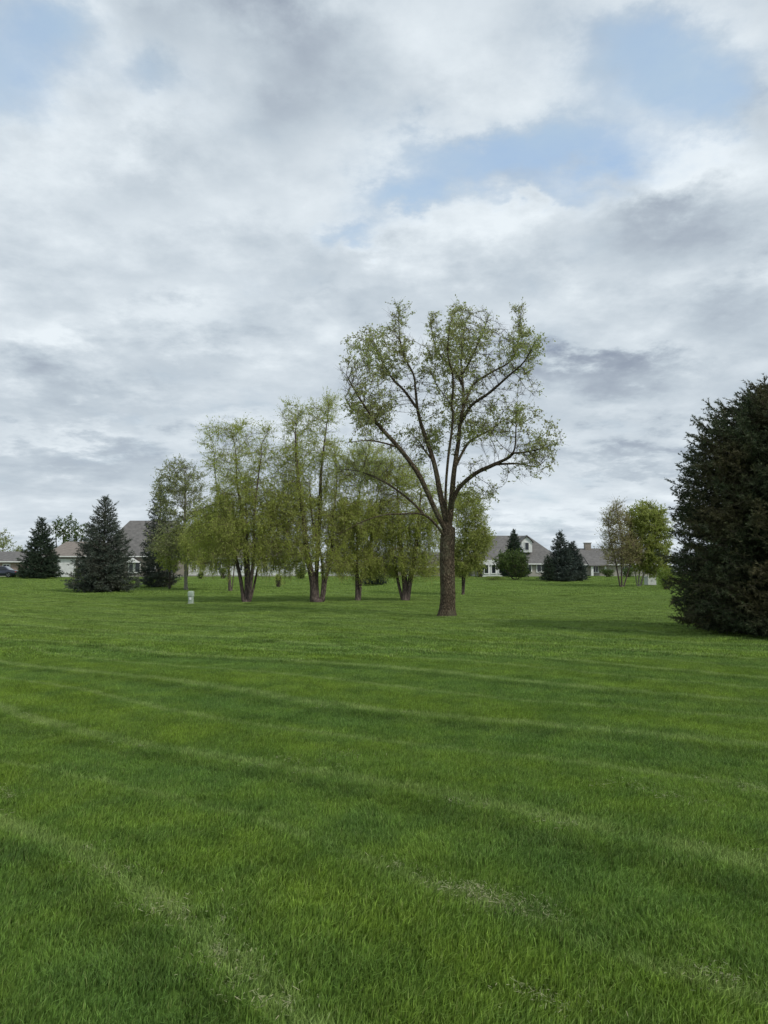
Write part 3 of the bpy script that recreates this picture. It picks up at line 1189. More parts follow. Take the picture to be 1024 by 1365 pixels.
blobs = [eb(531, 426, 18, 26, 1.4, 1.0, 1.5), eb(522, 468, 28, 32, 1.0, 1.4, .9), eb(490, 458, 16, 22, 1.8, 1.0, .9), eb(464, 455, 8, 14, 1.2, .8, .9),
         eb(476, 500, 24, 26, -.4, 1.5, .9), eb(466, 532, 12, 24, 0, 1.0, .8), eb(505, 540, 28, 32, -.4, 1.4, .6),
         eb(580, 434, 13, 22, .8, 1.0, 1.4), eb(612, 424, 17, 22, -1.3, 1.0, 1.4), eb(622, 452, 28, 32, .3, 1.6, .8), eb(642, 430, 11, 17, -.8, .9, 1.2),
         eb(664, 446, 13, 18, .6, 1.0, .9), eb(690, 428, 12, 20, 1.2, .9, 1.4), eb(690, 458, 22, 24, .9, 1.3, .8), eb(713, 468, 11, 22, -1.4, .9, .9),
         eb(582, 482, 20, 28, .4, 1.3, .6), eb(634, 492, 30, 26, .2, 1.6, .7), eb(672, 500, 24, 14, -.6, 1.2, .6), eb(706, 520, 18, 13, -.6, 1.0, 1.3),
         eb(652, 584, 24, 18, -.8, 1.1, 1.2), eb(572, 584, 24, 16, 1.2, 1.1, 1.0), eb(700, 600, 30, 22, -1.2, 1.3, .8), eb(722, 612, 20, 16, -1.6, 1.0, .9),
         eb(690, 634, 28, 10, -1.0, 1.0, .7), eb(636, 622, 22, 14, -.6, 1.0, .7), eb(688, 560, 12, 24, -1.2, .9, .6), eb(738, 582, 9, 10, -1.9, .7, .8),
         eb(500, 588, 20, 8, -1.0, .8, .4), eb(520, 480, 54, 40, .8, 1.8, .22), eb(622, 472, 66, 36, 0, 2.1, .24), eb(690, 492, 26, 34, 0, 1.7, .25), eb(600, 520, 70, 46, .2, 2.2, .16), eb(496, 540, 40, 46, -.4, 1.8, .55), eb(640, 530, 50, 40, .4, 1.8, .25), eb(700, 590, 48, 42, -.9, 1.7, .12), eb(560, 600, 50, 34, .8, 1.6, .2), eb(655, 560, 46, 34, .6, 1.6, .2), eb(612, 555, 34, 30, 1.0, 1.6, .2), eb(485, 625, 40, 26, .8, 1.0, .5), eb(470, 705, 30, 12, -1.2, .8, .4), eb(648, 655, 24, 18, .6, 1.1, .35)]
broadleaf('shade_tree', 'tall open spreading tree with sparse young leaves standing foremost on the lawn', b0, stems, blobs,
          (M['bark_grey'], M['twig'], M['leaf_main']), 21, natt=6200, step=.19, infl=1.5, kill=.26, r_base=.255, r_tip=.0056, fork=(b0[2] + 3.1, .42), limb_floor=.042,
          trop=(0, 0, .10), twigs=4, twig_len=(.14, .40), leaves=6, leaf=(.05, .105), leaf_w=.55, leaf_droop=.35, flare=.45,
          thin_lo=3.2, clump=1.08)

# ------------------------------------------------------------------ river birches
BIRCH = 'river birches in a row behind the big tree'


def lean(px0, d, pts, dd=0.0, sink=.06):
    b = foot(px0, d)
    out = [b - np.array([0, 0, sink])]
    n = len(pts)
    for i, (px, py) in enumerate(pts):
        out.append(at(px + random.uniform(-2.2, 2.2), py, d + dd * (i + 1) / n + random.uniform(-.15, .15)))
    return out


def birch(label, px, d, stems, blobs, seed, **kw):
    b = foot(px, d)
    a = dict(natt=900, step=.28, infl=2.4, kill=.34, r_base=.22, r_tip=.006, trop=(0, 0, .06), twigs=9, twig_len=(.3, .85),
             twig_droop=.4, leaves=8, leaf=(.045, .085), leaf_w=.6, leaf_droop=.7, flare=.35, group=BIRCH, thin_lo=.9, clump=.42, strands=(1900, .30, 1.05, .05))
    a.update(kw)
    a['natt'] = int(a['natt'] * 1.7)
    a['fork'] = (b[2] + 1.4, .55)
    return broadleaf('river_birch', label, b, stems, blobs, (M['bark_birch'], M['twig_olive'], a.pop('leafm', M['leaf_birch'])), seed, **a)


dA = 38.0
birch('multi stemmed birch with feathery rounded top, leftmost of the birch row', 328, dA,
      [lean(328, dA, [(328, 775), (326, 740), (322, 690), (318, 640), (312, 600), (306, 572)], .4),
       lean(332, dA, [(335, 775), (338, 740), (341, 690), (345, 640), (348, 605)], -.9),
       lean(325, dA, [(320, 775), (313, 740), (302, 690), (290, 645), (283, 600)], 1.2),
       lean(333, dA, [(341, 775), (347, 740), (356, 700), (364, 660)], 1.4),
       lean(330, dA, [(331, 775), (331, 735), (330, 690), (328, 645)], -.3)],
      [eb(322, 578, 20, 20, 0, 1.3, .5, dA), eb(288, 585, 22, 24, .3, 1.2, .5, dA), eb(350, 600, 22, 34, 0, 1.2, .45, dA), eb(312, 615, 40, 26, 0, 1.6, .5, dA),
       eb(322, 655, 38, 36, 0, 1.7, 1.2, dA), eb(325, 712, 56, 40, 0, 1.8, 1.3, dA), eb(285, 705, 38, 40, .3, 1.4, 1.1, dA), eb(360, 690, 26, 54, 0, 1.3, 1.1, dA),
       eb(290, 745, 34, 16, 0, 1.4, .9, dA), eb(352, 745, 26, 16, 0, 1.2, .9, dA)],
      31, natt=1350)
dB = 39.0
birch('tall birch with three dark pinkish trunks and high wispy top', 424, dB,
      [lean(424, dB, [(424, 775), (424, 740), (425, 690), (429, 630), (433, 580), (437, 540)], .3),
       lean(418, dB, [(416, 775), (412, 740), (405, 690), (399, 630), (395, 575)], -.9),
       lean(431, dB, [(435, 775), (440, 740), (445, 690), (449, 640), (447, 590)], 1.0),
       lean(427, dB, [(429, 775), (430, 740), (418, 690), (412, 640)], -.4)],
      [eb(394, 560, 22, 22, -.3, 1.2, .8, dB), eb(415, 562, 18, 24, -.3, 1.1, .7, dB), eb(438, 550, 18, 26, .2, 1.0, .8, dB), eb(425, 600, 40, 30, 0, 1.5, .4, dB), eb(392, 615, 28, 36, -.3, 1.5, 1.2, dB),
       eb(390, 675, 34, 44, -.3, 1.6, 1.3, dB), eb(398, 725, 40, 34, -.3, 1.6, 1.3, dB), eb(440, 695, 34, 50, .5, 1.5, 1.0, dB), eb(442, 625, 20, 34, .4, 1.2, .6, dB),
       eb(445, 745, 26, 18, 0, 1.4, .9, dB), eb(375, 745, 20, 18, 0, 1.2, .9, dB)],
      32, natt=1350, r_base=.30)
dC = 40.5
birch('slender birch with brown twiggy lower stem between the tall birch and the thick stump-like one', 477, dC,
      [lean(477, dC, [(477, 770), (476, 735), (478, 690), (482, 650), (486, 615)], .3),
       lean(479, dC, [(484, 765), (490, 735), (498, 695), (505, 650)], .9)],
      [eb(470, 630, 24, 30, 0, 1.4, .9, dC), eb(492, 618, 38, 30, 0, 1.6, 1.0, dC), eb(462, 640, 22, 34, 0, 1.3, .8, dC), eb(480, 690, 38, 40, 0, 1.7, 1.2, dC), eb(478, 745, 30, 24, 0, 1.4, 1.1, dC), eb(510, 650, 26, 32, .3, 1.3, 1.0, dC), eb(456, 705, 20, 46, 0, 1.3, .9, dC)],
      33, natt=1150, r_base=.15)
dD = 41.5
birch('broad low birch right behind the big tree trunk with a dark stout base', 540, dD,
      [lean(540, dD, [(540, 778), (538, 745), (534, 700), (528, 645)], .3),
       lean(543, dD, [(546, 772), (553, 735), (560, 690), (563, 655)], -.7),
       lean(537, dD, [(531, 772), (522, 735), (512, 690)], .8)],
      [eb(525, 640, 38, 34, 0, 1.7, 1.1, dD), eb(535, 695, 48, 42, 0, 1.9, 1.3, dD), eb(576, 685, 30, 48, -.2, 1.4, 1.0, dD), eb(550, 640, 26, 26, 0, 1.4, .8, dD), eb(518, 742, 44, 24, 0, 1.7, 1.1, dD),
       eb(560, 745, 34, 24, 0, 1.4, 1.0, dD)],
      34, natt=1300, r_base=.26)
dE = 52.0
birch('pale thin trunked birch showing to the right of the big trunk', 617, dE,
      [lean(617, dE, [(617, 755), (620, 715), (622, 680)], .3), lean(618, dE, [(622, 752), (630, 715), (634, 685)], -.6)],
      [eb(622, 680, 26, 24, 0, 1.8, 1.0, dE), eb(632, 715, 24, 30, 0, 1.8, 1.0, dE), eb(616, 740, 30, 24, 0, 1.7, 1.0, dE)],
      35, natt=700, r_base=.10, leafm=M['leaf_green'], leaf=(.07, .12), strands=(700, .3, 1.1, .08))
dF = 58.0
birch('thin dark birch half hidden behind the leftmost of the birch row', 307, dF,
      [lean(307, dF, [(307, 755), (306, 715), (303, 660)], .3), lean(309, dF, [(312, 750), (318, 700)], .6)],
      [eb(300, 700, 30, 40, 0, 1.8, .8, dF), eb(268, 725, 28, 28, 0, 1.5, 1.0, dF)],
      36, natt=600, r_base=.13, leaf=(.07, .12), strands=(800, .3, 1.2, .09))

# ------------------------------------------------------------------ other broadleaf trees
dG = 60.0
broadleaf('young_tree', 'grey green airy tree on a straight pale trunk beside the narrow dark spruce', foot(248, dG),
          [lean(248, dG, [(248, 750), (247, 710), (246, 660), (247, 625)], .2)],
          [eb(240, 650, 34, 36, 0, 2.2, 1.0, dG), eb(250, 690, 34, 34, 0, 2.0, .8, dG), eb(218, 665, 14, 30, 0, 1.2, .7, dG), eb(222, 725, 26, 26, -.5, 1.6, .7, dG)],
          (M['bark_pale'], M['twig'], M['leaf_grey']), 41, natt=1500, step=.38, infl=3, kill=.5, r_base=.13, r_tip=.011, trop=(0, 0, .35),
          twigs=6, twig_len=(.4, .9), leaves=7, leaf=(.09, .16), leaf_droop=.1, thin_lo=1.5, clump=.6)
dH = 62.0
broadleaf('young_tree', 'low yellow green tree overlapping the narrow dark spruce at left', foot(226, dH),
          [lean(226, dH, [(226, 765), (227, 745), (228, 725)], .1), lean(227, dH, [(233, 760), (238, 740)], .4)],
          [eb(228, 735, 20, 28, -.3, 1.6, 1.0, dH), eb(240, 715, 18, 18, 0, 1.2, .9, dH)],
          (M['bark_dark'], M['twig_olive'], M['leaf_birch']), 42, natt=800, step=.35, infl=3, kill=.45, r_base=.08, r_tip=.009,
          twigs=7, twig_len=(.3, .7), leaves=8, leaf=(.10, .16), thin_lo=.6, clump=.45)
dI = 66.0
broadleaf('bare_tree', 'reddish brown twiggy tree with hardly a leaf in front of the house at right', foot(829, dI),
          [lean(829, dI, [(829, 750), (828, 720), (824, 690), (820, 672)], .2), lean(831, dI, [(838, 750), (842, 715), (840, 690)], .6),
           lean(827, dI, [(818, 745), (812, 715), (810, 690)], -.4)],
          [eb(822, 705, 18, 32, 0, 1.8, 1.0, dI), eb(832, 735, 24, 22, 0, 2.0, 1.2, dI), eb(815, 738, 12, 18, 0, 1.2, .7, dI)],
          (M['bark_birch'], M['twig_red'], M['bud_red']), 43, natt=1300, step=.36, infl=3, kill=.42, r_base=.11, r_tip=.011, trop=(0, 0, .35),
          twigs=9, twig_len=(.4, 1.0), leaves=5, leaf=(.07, .14), thin_lo=.5, bare=.40)
dJ = 67.0
broadleaf('green_tree', 'full leafy green tree between the twiggy brown tree and the big dark conifer', foot(851, dJ),
          [lean(851, dJ, [(852, 755), (856, 720), (858, 690)], .2), lean(853, dJ, [(862, 750), (872, 715), (876, 690)], -.5),
           lean(850, dJ, [(846, 750), (842, 715)], .5)],
          [eb(862, 695, 26, 24, 0, 2.0, 1.0, dJ), eb(876, 720, 18, 36, 0, 1.6, 1.0, dJ), eb(852, 730, 22, 34, 0, 1.8, .9, dJ), eb(870, 750, 22, 20, 0, 1.6, .8, dJ)],
          (M['bark_pale'], M['twig_olive'], M['leaf_green']), 44, natt=1700, step=.36, infl=3, kill=.45, r_base=.12, r_tip=.010,
          twigs=8, twig_len=(.35, .8), leaves=9, leaf=(.11, .19), thin_lo=.5, clump=.1)
dK = 84.0
broadleaf('round_tree', 'small round bright green tree before the long roofed house', foot(688, dK),
          [lean(688, dK, [(688, 765), (686, 750)], .1), lean(690, dK, [(697, 760), (700, 750)], .3), lean(686, dK, [(676, 762), (670, 752)], -.3)],
          [eb(682, 747, 24, 14, 0, 2.2, 1.0, dK), eb(690, 760, 17, 12, 0, 1.8, .8, dK), eb(668, 752, 13, 10, 0, 1.4, .8, dK)],
          (M['bark_dark'], M['twig'], M['leaf_deep']), 45, natt=520, step=.45, infl=3, kill=.5, r_base=.10, r_tip=.012,
          twigs=5, twig_len=(.3, .7), leaves=8, leaf=(.14, .22), thin_lo=.3, clump=.1)
dL = 125.0
for (px, py, rx, ry, sd, lab, mt_) in (
        (86, 705, 20, 16, 51, 'green round topped tree rising behind the white garage at left', 'leaf_deep'),
        (108, 712, 12, 14, 52, 'small green treetop between the two left spruces', 'leaf_deep'),
        (2, 722, 12, 18, 53, 'pale grey treetop at the far left edge behind the low brown roof', 'leaf_grey'),
        (25, 738, 9, 9, 54, 'little pale tree behind the brown roof near the far left spruce', 'leaf_grey')):
    broadleaf('far_tree', lab, foot(px, dL),
              [lean(px, dL, [(px, 750), (px + 1, py + 4)], .1), lean(px, dL, [(px - rx * .4, 745), (px - rx * .5, py)], .4)],
              [eb(px, py, rx, ry, 0, 2.4, 1.0, dL), eb(px + rx * .3, py + ry * .9, rx * .7, ry * .7, 0, 2.0, .8, dL)],
              (M['bark_dark'], M['twig'], M[mt_]), sd, natt=320, step=.6, infl=5, kill=.9, r_base=.2, r_tip=.016, twigs=5,
              twig_len=(.5, 1.0), leaves=6, leaf=(.2, .34), thin_lo=2, clump=.4, group='trees behind the houses')

# ------------------------------------------------------------------ conifers
def prof_spruce(w, low=.06, p=.95):
    return lambda t: w * (min(1.0, (t + .03) / low) ** .6 if t < low else 1.0) * max(1 - t, 0) ** p + .05


c = foot(1047, 18.6)
big_h = (at(1047, 516, 18.6)[2]) - c[2]


def prof_big(t):
    # widest a fifth of the way up, tucked in at the base, rounded towards the tip
    pts_t = [0, .08, .2, .36, .475, .66, .74, .84, .92, 1.0]
    pts_w = [2.22, 2.43, 2.51, 2.42, 2.30, 2.04, 1.80, 1.36, .84, .18]
    return float(np.interp(t, pts_t, pts_w))


conifer('big_conifer', 'large dense dark conifer cut off by the right edge of the view', c, big_h, prof_big,
        (M['bark_dark'], M['twig'], M['needle_big']), 61, n_br=1500, z0=.10, seg=.17, blet=.31, needles=22, nl=(.05, .11), nw=.022,
        droop=.10, up_tip=.25, trunk_r=.22, dens=3.6, rag=.06, side_ang=.85, top_up=.35, hang=-.12, sl_var=.14, hang_var=.55)


def spruce(label, px, d, top, halfw_px, mat, seed, **kw):
    b = foot(px, d)
    H = at(px, top, d)[2] - b[2]
    w = halfw_px * d / F
    a = dict(n_br=240, z0=.15, seg=.3, blet=.7, needles=18, nl=(.14, .28), nw=.05, droop=.22, up_tip=.3, trunk_r=.16, dens=2.2, rag=.12,
             group=None)
    a.update(kw)
    p = a.pop('p', .95)
    low = a.pop('low', .10)
    return conifer('spruce', label, b, H, prof_spruce(w, low, p), (M['bark_dark'], M['twig'], M[mat]), seed, **a)


spruce('broad grey green spruce, largest of the spruces at left', 137, 55.0, 664, 44, 'needle_brown', 71, n_br=330, p=.85)
spruce('dark pointed spruce in front of the low houses at far left', 53, 88.0, 692, 25, 'needle_green', 72, n_br=230, nl=(.2, .38), nw=.07, p=.8)
spruce('narrow dark brown spruce partly behind pale young tree', 211, 66.0, 650, 26, 'needle_brown', 73, n_br=240, p=.75, nl=(.16, .3), nw=.055)
spruce('pointed dark evergreen top rising behind the small round green tree', 686, 96.0, 708, 18, 'needle_green', 74, n_br=200, nl=(.22, .4), nw=.08)
spruce('taller of the pair of blue green spruces before the roof end', 748, 80.0, 711, 21, 'needle_blue', 75, n_br=210, nl=(.18, .34), nw=.065, p=.9)
spruce('shorter right hand one of the pair of blue green spruces', 763, 81.5, 724, 18, 'needle_blue', 76, n_br=190, nl=(.18, .34), nw=.065, p=.8)
spruce('little dark spruce just left of the blue green pair', 731, 79.0, 742, 9, 'needle_green', 77, n_br=100, nl=(.14, .26), nw=.05, p=.8)
spruce('bushy low evergreen between the slender and the broad birch', 499, 70.0, 736, 15, 'needle_green', 78, n_br=150, nl=(.14, .26), nw=.05, p=.8, low=.08)

# ------------------------------------------------------------------ shrubs along the houses
def shrub(label, px, d, wpx, top, mat, seed, n=1400, **kw):
    b = foot(px, d)
    h = at(px, top, d)[2] - b[2]
    return bush('shrub', label, b, wpx * d / F, wpx * d / F * .8, h, (M['twig'], M[mat]), seed, n=n, **kw)


shrub('dark clipped shrub right of the pale thin trunk', 640, 96, 12, 752, 'leaf_deep', 81)
shrub('low dark shrub just left of the big tree trunk far back', 566, 96, 16, 757, 'leaf_deep', 82)
shrub('dark low bush at the foot of the pale trunked birch', 612, 95, 14, 758, 'leaf_deep', 83)
shrub('yellow green ground shrub below the white bay with windows', 660, 82, 20, 769, 'leaf_lime', 84, n=1200, leaf=(.06, .12))
shrub('lime green shrub peeping out beside the big dark conifer', 889, 60, 12, 757, 'leaf_lime', 85, leaf=(.08, .14))
shrub('dark green shrub next to the white box', 893, 70, 15, 754, 'leaf_deep', 86)
shrub('dark hedge bush under the second house window', 811, 98, 13, 759, 'leaf_deep', 87)
shrub('dark bush below the right house by the twiggy tree', 838, 97, 10, 757, 'leaf_deep', 88)
shrub('small dark bush by the white garage corner', 104, 84, 7, 757, 'leaf_deep', 89)
shrub('tiny clipped bush in front of the white house, left one', 268, 90, 6, 763, 'leaf_deep', 90, n=500)
shrub('squarish dark bush in front of the white house behind the first birch', 297, 90, 8, 758, 'leaf_deep', 91, n=700)
shrub('wide dark bush behind the three dark pinkish trunks', 402, 88, 11, 755, 'leaf_deep', 92)
shrub('yellowish sapling clump on the far grass between first two birches', 371, 66, 7, 765, 'leaf_birch', 93, n=260, leaf=(.08, .14))
shrub('dark bush at the far left below the brown roof', 29, 90, 8, 757, 'leaf_deep', 94)
shrub('grey bush by the dark window of the long house', 735, 90, 8, 764, 'leaf_grey', 95, n=500)
shrub('low dark bush left of the big trunk by the evergreen', 522, 92, 14, 756, 'leaf_deep', 96)

# ------------------------------------------------------------------ houses
def hip_roof(mb, x0, x1, y0, y1, ze, zr, hl, hr, th=.18):
    ym = (y0 + y1) / 2
    a, b, c_, d = (x0, y0, ze), (x1, y0, ze), (x1, y1, ze), (x0, y1, ze)
    e, f = (x0 + hl, ym, zr), (x1 - hr, ym, zr)
    mb.poly(a, b, f, e)
    mb.poly(c_, d, e, f)
    mb.poly(b, c_, f)
    mb.poly(d, a, e)
    lo = [(p[0], p[1], p[2] - th) for p in (a, b, c_, d)]
    top = [a, b, c_, d]
    for i in range(4):
        j = (i + 1) % 4
        mb.poly(lo[i], lo[j], top[j], top[i])
    mb.poly(*lo[::-1])


def window(h, x0, x1, z0, z1, y=0.0, mull=1, cat=None):
    """white frame standing proud of the wall face y, with a dark pane between the bars"""
    fr = MB()
    w = .12
    fr.box(x0 - w, x1 + w, y - .06, y + .02, z1, z1 + w)
    fr.box(x0 - w, x1 + w, y - .09, y + .02, z0 - w, z0)
    fr.box(x0 - w, x0, y - .06, y + .02, z0, z1)
    fr.box(x1, x1 + w, y - .06, y + .02, z0, z1)
    for k in range(mull):
        xm = x0 + (x1 - x0) * (k + 1) / (mull + 1)
        fr.box(xm - .035, xm + .035, y - .05, y + .02, z0, z1)
    fo = fr.build('window', M['trim'], h)
    pn = MB()
    pn.box(x0, x1, y - .02, y + .015, z0, z1)
    pn.build('pane', M['glass'], fo)


def gutter(h, x0, x1, y, z):
    g = MB()
    g.box(x0, x1, y - .10, y - .003, z - .16, z - .02)
    g.build('gutter', M['trim'], h)


def house(label, px0, px1, d, depth, eave_py, ridge_py, hl, hr, wall, roofm, front_d=None):
    """a single storey block whose front stands at depth d between two photo columns; local x from 0 to W"""
    a, b = foot(px0, d), foot(px1, d)
    W = b[0] - a[0]
    z = min(a[2], b[2])
    h = thing('house', label, 'house', (a[0], d, z))
    ze = at(px0, eave_py, d)[2] - z
    zr = at(px0, ridge_py, d + depth / 2)[2] - z
    wl = MB()
    wl.box(0, W, 0, depth, -.3, ze - .19)
    wl.build('wall', M[wall], h)
    rf = MB()
    hip_roof(rf, -.45, W + .45, -.45, depth + .45, ze, zr, hl, hr)
    ro = rf.build('roof', M[roofm], h)
    gutter(h, -.45, W + .45, -.45, ze)
    fd = MB()
    fd.box(-.03, W + .03, -.03, depth + .03, -.3, .25)
    fd.build('foundation', M['concrete'], h)
    return h, W, ze, zr, ro


# long house at right, centre
h, W, ze, zr, ro = house('long single storey house with big grey brown roof, small dormer and white bay', 638, 752, 104.0, 13.0, 751, 714, 2.0, 4.2, 'siding_beige', 'shingle')
s = 104.0 / F
dx = (705 - 638) * s
dm = MB()
dm.prism([(dx - .75, 3.5), (dx + .75, 3.5), (dx + .75, 5.0), (dx, 5.7), (dx - .75, 5.0)], 1.2, 4.6)
do = dm.build('dormer', M['siding_white'], h)
rf = MB()
rf.prism([(dx - 1.0, 4.86), (dx, 5.80), (dx + 1.0, 4.86), (dx + 1.0, 4.98), (dx, 5.94), (dx - 1.0, 4.98)], .95, 5.2)
rf.build('dormer_roof', M['shingle'], do)
fr = MB()
fr.box(dx - .34, dx + .34, 1.12, 1.195, 3.75, 4.95)
fo = fr.build('window', M['trim'], do)
pn = MB()
pn.box(dx - .24, dx + .24, 1.09, 1.118, 3.85, 4.85)
pn.build('pane', M['glass'], fo)
# white bay with three windows
bay = MB()
bx0, bx1 = .2, 3.5
bay.prism([(bx0, -.2), (bx1, -.2), (bx1, 1.95), (bx1 - .7, 2.35), (bx0 + .7, 2.35), (bx0, 1.95)], -2.6, -.004)
bo = bay.build('bay', M['siding_white'], h)
for k in range(3):
    x = bx0 + .55 + k * 1.0
    window(bo, x - .25, x + .25, .55, 1.65, -2.605, 0)
window(h, (716 - 638) * s, (727 - 638) * s, .75, 1.75, -.005, 1)
window(h, (700 - 638) * s, (708 - 638) * s, .75, 1.95, -.005, 1)
window(h, (672 - 638) * s, (682 - 638) * s, .75, 1.95, -.005, 1)

# right-hand house with the chimney
h, W, ze, zr, ro = house('beige house with grey roof and small chimney at right of the blue green spruces', 760, 880, 108.0, 10.0, 752, 731, .6, 3.0, 'siding_beige', 'shingle')
s = 108.0 / F
cx = (796 - 760) * s
ch = MB()
ch.box(cx - .45, cx + .45, 4.4, 5.2, zr - .5, zr + .75)
co = ch.build('chimney', M['siding_taupe'], ro)
cc = MB()
cc.box(cx - .55, cx + .55, 4.3, 5.3, zr + .752, zr + .87)
cc.build('chimney_cap', M['concrete'], co)
cp_ = MB()
cp_.box((786 - 760) * s, (789 - 760) * s, -.9, -.6, 0, ze - .2)
cp_.build('porch_post', M['trim'], h)
cp_ = MB()
cp_.box((804 - 760) * s, (806 - 760) * s, -.9, -.6, 0, ze - .2)
cp_.build('porch_post', M['trim'], h)
pr = MB()
pr.poly(((783 - 760) * s, -1.2, ze - .18), ((809 - 760) * s, -1.2, ze - .18), ((809 - 760) * s, 2.0, ze + 1.2), ((783 - 760) * s, 2.0, ze + 1.2))
pr.poly(((783 - 760) * s, -1.2, ze - .30), ((783 - 760) * s, 2.0, ze - .30), ((809 - 760) * s, 2.0, ze - .30), ((809 - 760) * s, -1.2, ze - .30))
pr.poly(((783 - 760) * s, -1.2, ze - .30), ((809 - 760) * s, -1.2, ze - .30), ((809 - 760) * s, -1.2, ze - .18), ((783 - 760) * s, -1.2, ze - .18))
pr.poly(((783 - 760) * s, -1.2, ze - .30), ((783 - 760) * s, -1.2, ze - .18), ((783 - 760) * s, 2.0, ze + 1.2), ((783 - 760) * s, 2.0, ze - .30))
pr.poly(((809 - 760) * s, -1.2, ze - .30), ((809 - 760) * s, 2.0, ze - .30), ((809 - 760) * s, 2.0, ze + 1.2), ((809 - 760) * s, -1.2, ze - .18))
pr.build('porch_roof', M['shingle'], h)
window(h, (791 - 760) * s, (797 - 760) * s, .7, 1.9, -.005, 1)
window(h, (770 - 760) * s, (777 - 760) * s, .8, 1.8, -.005, 1)
window(h, (828 - 760) * s, (842 - 760) * s, .7, 1.9, -.005, 2)
window(h, (858 - 760) * s, (868 - 760) * s, .7, 1.9, -.005, 1)

# big brown roofed house at left behind the spruces
h, W, ze, zr, ro = house('taupe house with tall brown grey roof behind the largest left spruce', 128, 236, 98.0, 13.0, 741, 694, 2.5, 2.5, 'siding_taupe', 'shingle')
s = 98.0 / F
window(h, (172 - 128) * s, (177 - 128) * s, .7, 2.0, -.005, 0)
window(h, (180 - 128) * s, (186 - 128) * s, .7, 2.0, -.005, 0)
window(h, (196 - 128) * s, (206 - 128) * s, .8, 1.9, -.005, 1)
window(h, (146 - 128) * s, (156 - 128) * s, .8, 1.9, -.005, 1)
pg = MB()
px_ = (171 - 128) * s
pg.prism([(px_ - .1, ze - .9), (px_ + .75, ze - .3), (px_ + 1.6, ze - .9)], -.9, -.004)
pg.build('porch_gable', M['trim'], h)

# white garage house at far left
h, W, ze, zr, ro = house('low tan roofed house with white garage door at far left', 62, 122, 96.0, 11.0, 741, 722, .5, 2.0, 'siding_taupe', 'shingle_tan')
s = 96.0 / F
gd = MB()
g0, g1 = (77 - 62) * s, (99 - 62) * s
gd.box(g0, g1, -.06, -.004, .06, 2.25)
go_ = gd.build('garage_door', M['door'], h)
gr = MB()
for k in range(1, 4):
    gr.box(g0, g1, -.075, -.062, .06 + k * .55 - .02, .06 + k * .55 + .02)
gr.build('door_rail', M['trim'], go_)
tr_ = MB()
tr_.box(g0 - .15, g0 - .003, -.09, -.004, 0, 2.25)
tr_.box(g1 + .003, g1 + .15, -.09, -.004, 0, 2.25)
tr_.box(g0 - .15, g1 + .15, -.09, -.004, 2.253, 2.42)
tr_.build('door_frame', M['trim'], h)
window(h, (66 - 62) * s, (71 - 62) * s, .8, 1.9, -.005, 0)
window(h, (106 - 62) * s, (114 - 62) * s, .8, 1.9, -.005, 1)

# brick house with the brown roof at the left edge
h, W, ze, zr, ro = house('brick house under a low brown roof at the left edge', -70, 34, 101.0, 11.0, 748, 735, 2.0, 2.0, 'brick', 'shingle')
s = 101.0 / F
window(h, (4 + 70) * s, (12 + 70) * s, .8, 1.7, -.005, 1)
window(h, (-20 + 70) * s, (-10 + 70) * s, .8, 1.7, -.005, 1)

# white house behind the birches
h, W, ze, zr, ro = house('white sided house mostly hidden behind the birch row', 251, 386, 103.0, 11.0, 744, 722, 1.0, 1.0, 'siding_white', 'shingle_tan')
s = 103.0 / F
for (a_, b_, z0_, z1_) in ((256, 261, .9, 2.0), (266, 271, .9, 2.0), (286, 294, .9, 2.0), (316, 323, .9, 2.0), (350, 356, .6, 2.0), (363, 368, .9, 2.0)):
    window(h, (a_ - 251) * s, (b_ - 251) * s, z0_, z1_, -.005, 1)
# low white outbuilding
h, W, ze, zr, ro = house('low white house wing showing between the tall and the slender birch', 428, 474, 107.0, 9.0, 757, 744, 1.5, 1.5, 'siding_white', 'shingle_tan')
s = 107.0 / F
window(h, (441 - 428) * s, (447 - 428) * s, .6, 1.5, -.005, 1)
window(h, (462 - 428) * s, (467 - 428) * s, .6, 1.5, -.005, 1)
# grey house behind the broad birch
h, W, ze, zr, ro = house('grey brown house hidden behind the broad birch and big trunk', 500, 618, 112.0, 11.0, 755, 736, 2.0, 2.0, 'siding_taupe', 'shingle')
s = 112.0 / F
for a_ in (515, 545, 572, 600):
    window(h, (a_ - 500) * s, (a_ + 7 - 500) * s, .6, 1.6, -.005, 1)

# ------------------------------------------------------------------ small things on the grass
p = foot(254.5, 36.6)
t = thing('utility_pedestal', 'small pale green white utility post standing on the grass left of the birches', 'utility post', tuple(p))


def lathe_box(w, dpt, zs):
    """stack of rounded rectangles: (z, scale)"""
    k = 20
    V, Q = [], []
    for z, sc in zs:
        for i in range(k):
            a = 2 * PI * i / k
            cx_, sy_ = math.cos(a), math.sin(a)
            e = 0.45
            V.append((w / 2 * sc * math.copysign(abs(cx_) ** e, cx_), dpt / 2 * sc * math.copysign(abs(sy_) ** e, sy_), z))
    for j in range(len(zs) - 1):
        for i in range(k):
            Q.append((j * k + i, j * k + (i + 1) % k, (j + 1) * k + (i + 1) % k, (j + 1) * k + i))
    return V, Q


V, Q = lathe_box(.25, .22, [(-.05, 1), (0, 1), (.42, 1.0), (.425, .9)])
np_mesh('post_body', V, quads=Q, mat=M['plastic_pale'], parent=t, smooth=False)
V, Q = lathe_box(.29, .26, [(.40, .98), (.40, 1.03), (.58, 1.0), (.625, .9), (.645, .6), (.65, .02)])
np_mesh('cap', V, quads=Q, mat=M['plastic_pale'], parent=t)
V, Q = lathe_box(.36, .33, [(-.03, 1), (.04, 1), (.05, .7)])
np_mesh('collar', V, quads=Q, mat=M['concrete'], parent=t)
mb = MB()
mb.box(-.05, .05, -.125, -.112, .22, .34)
mb.build('marker_plate', M['trim'], t)

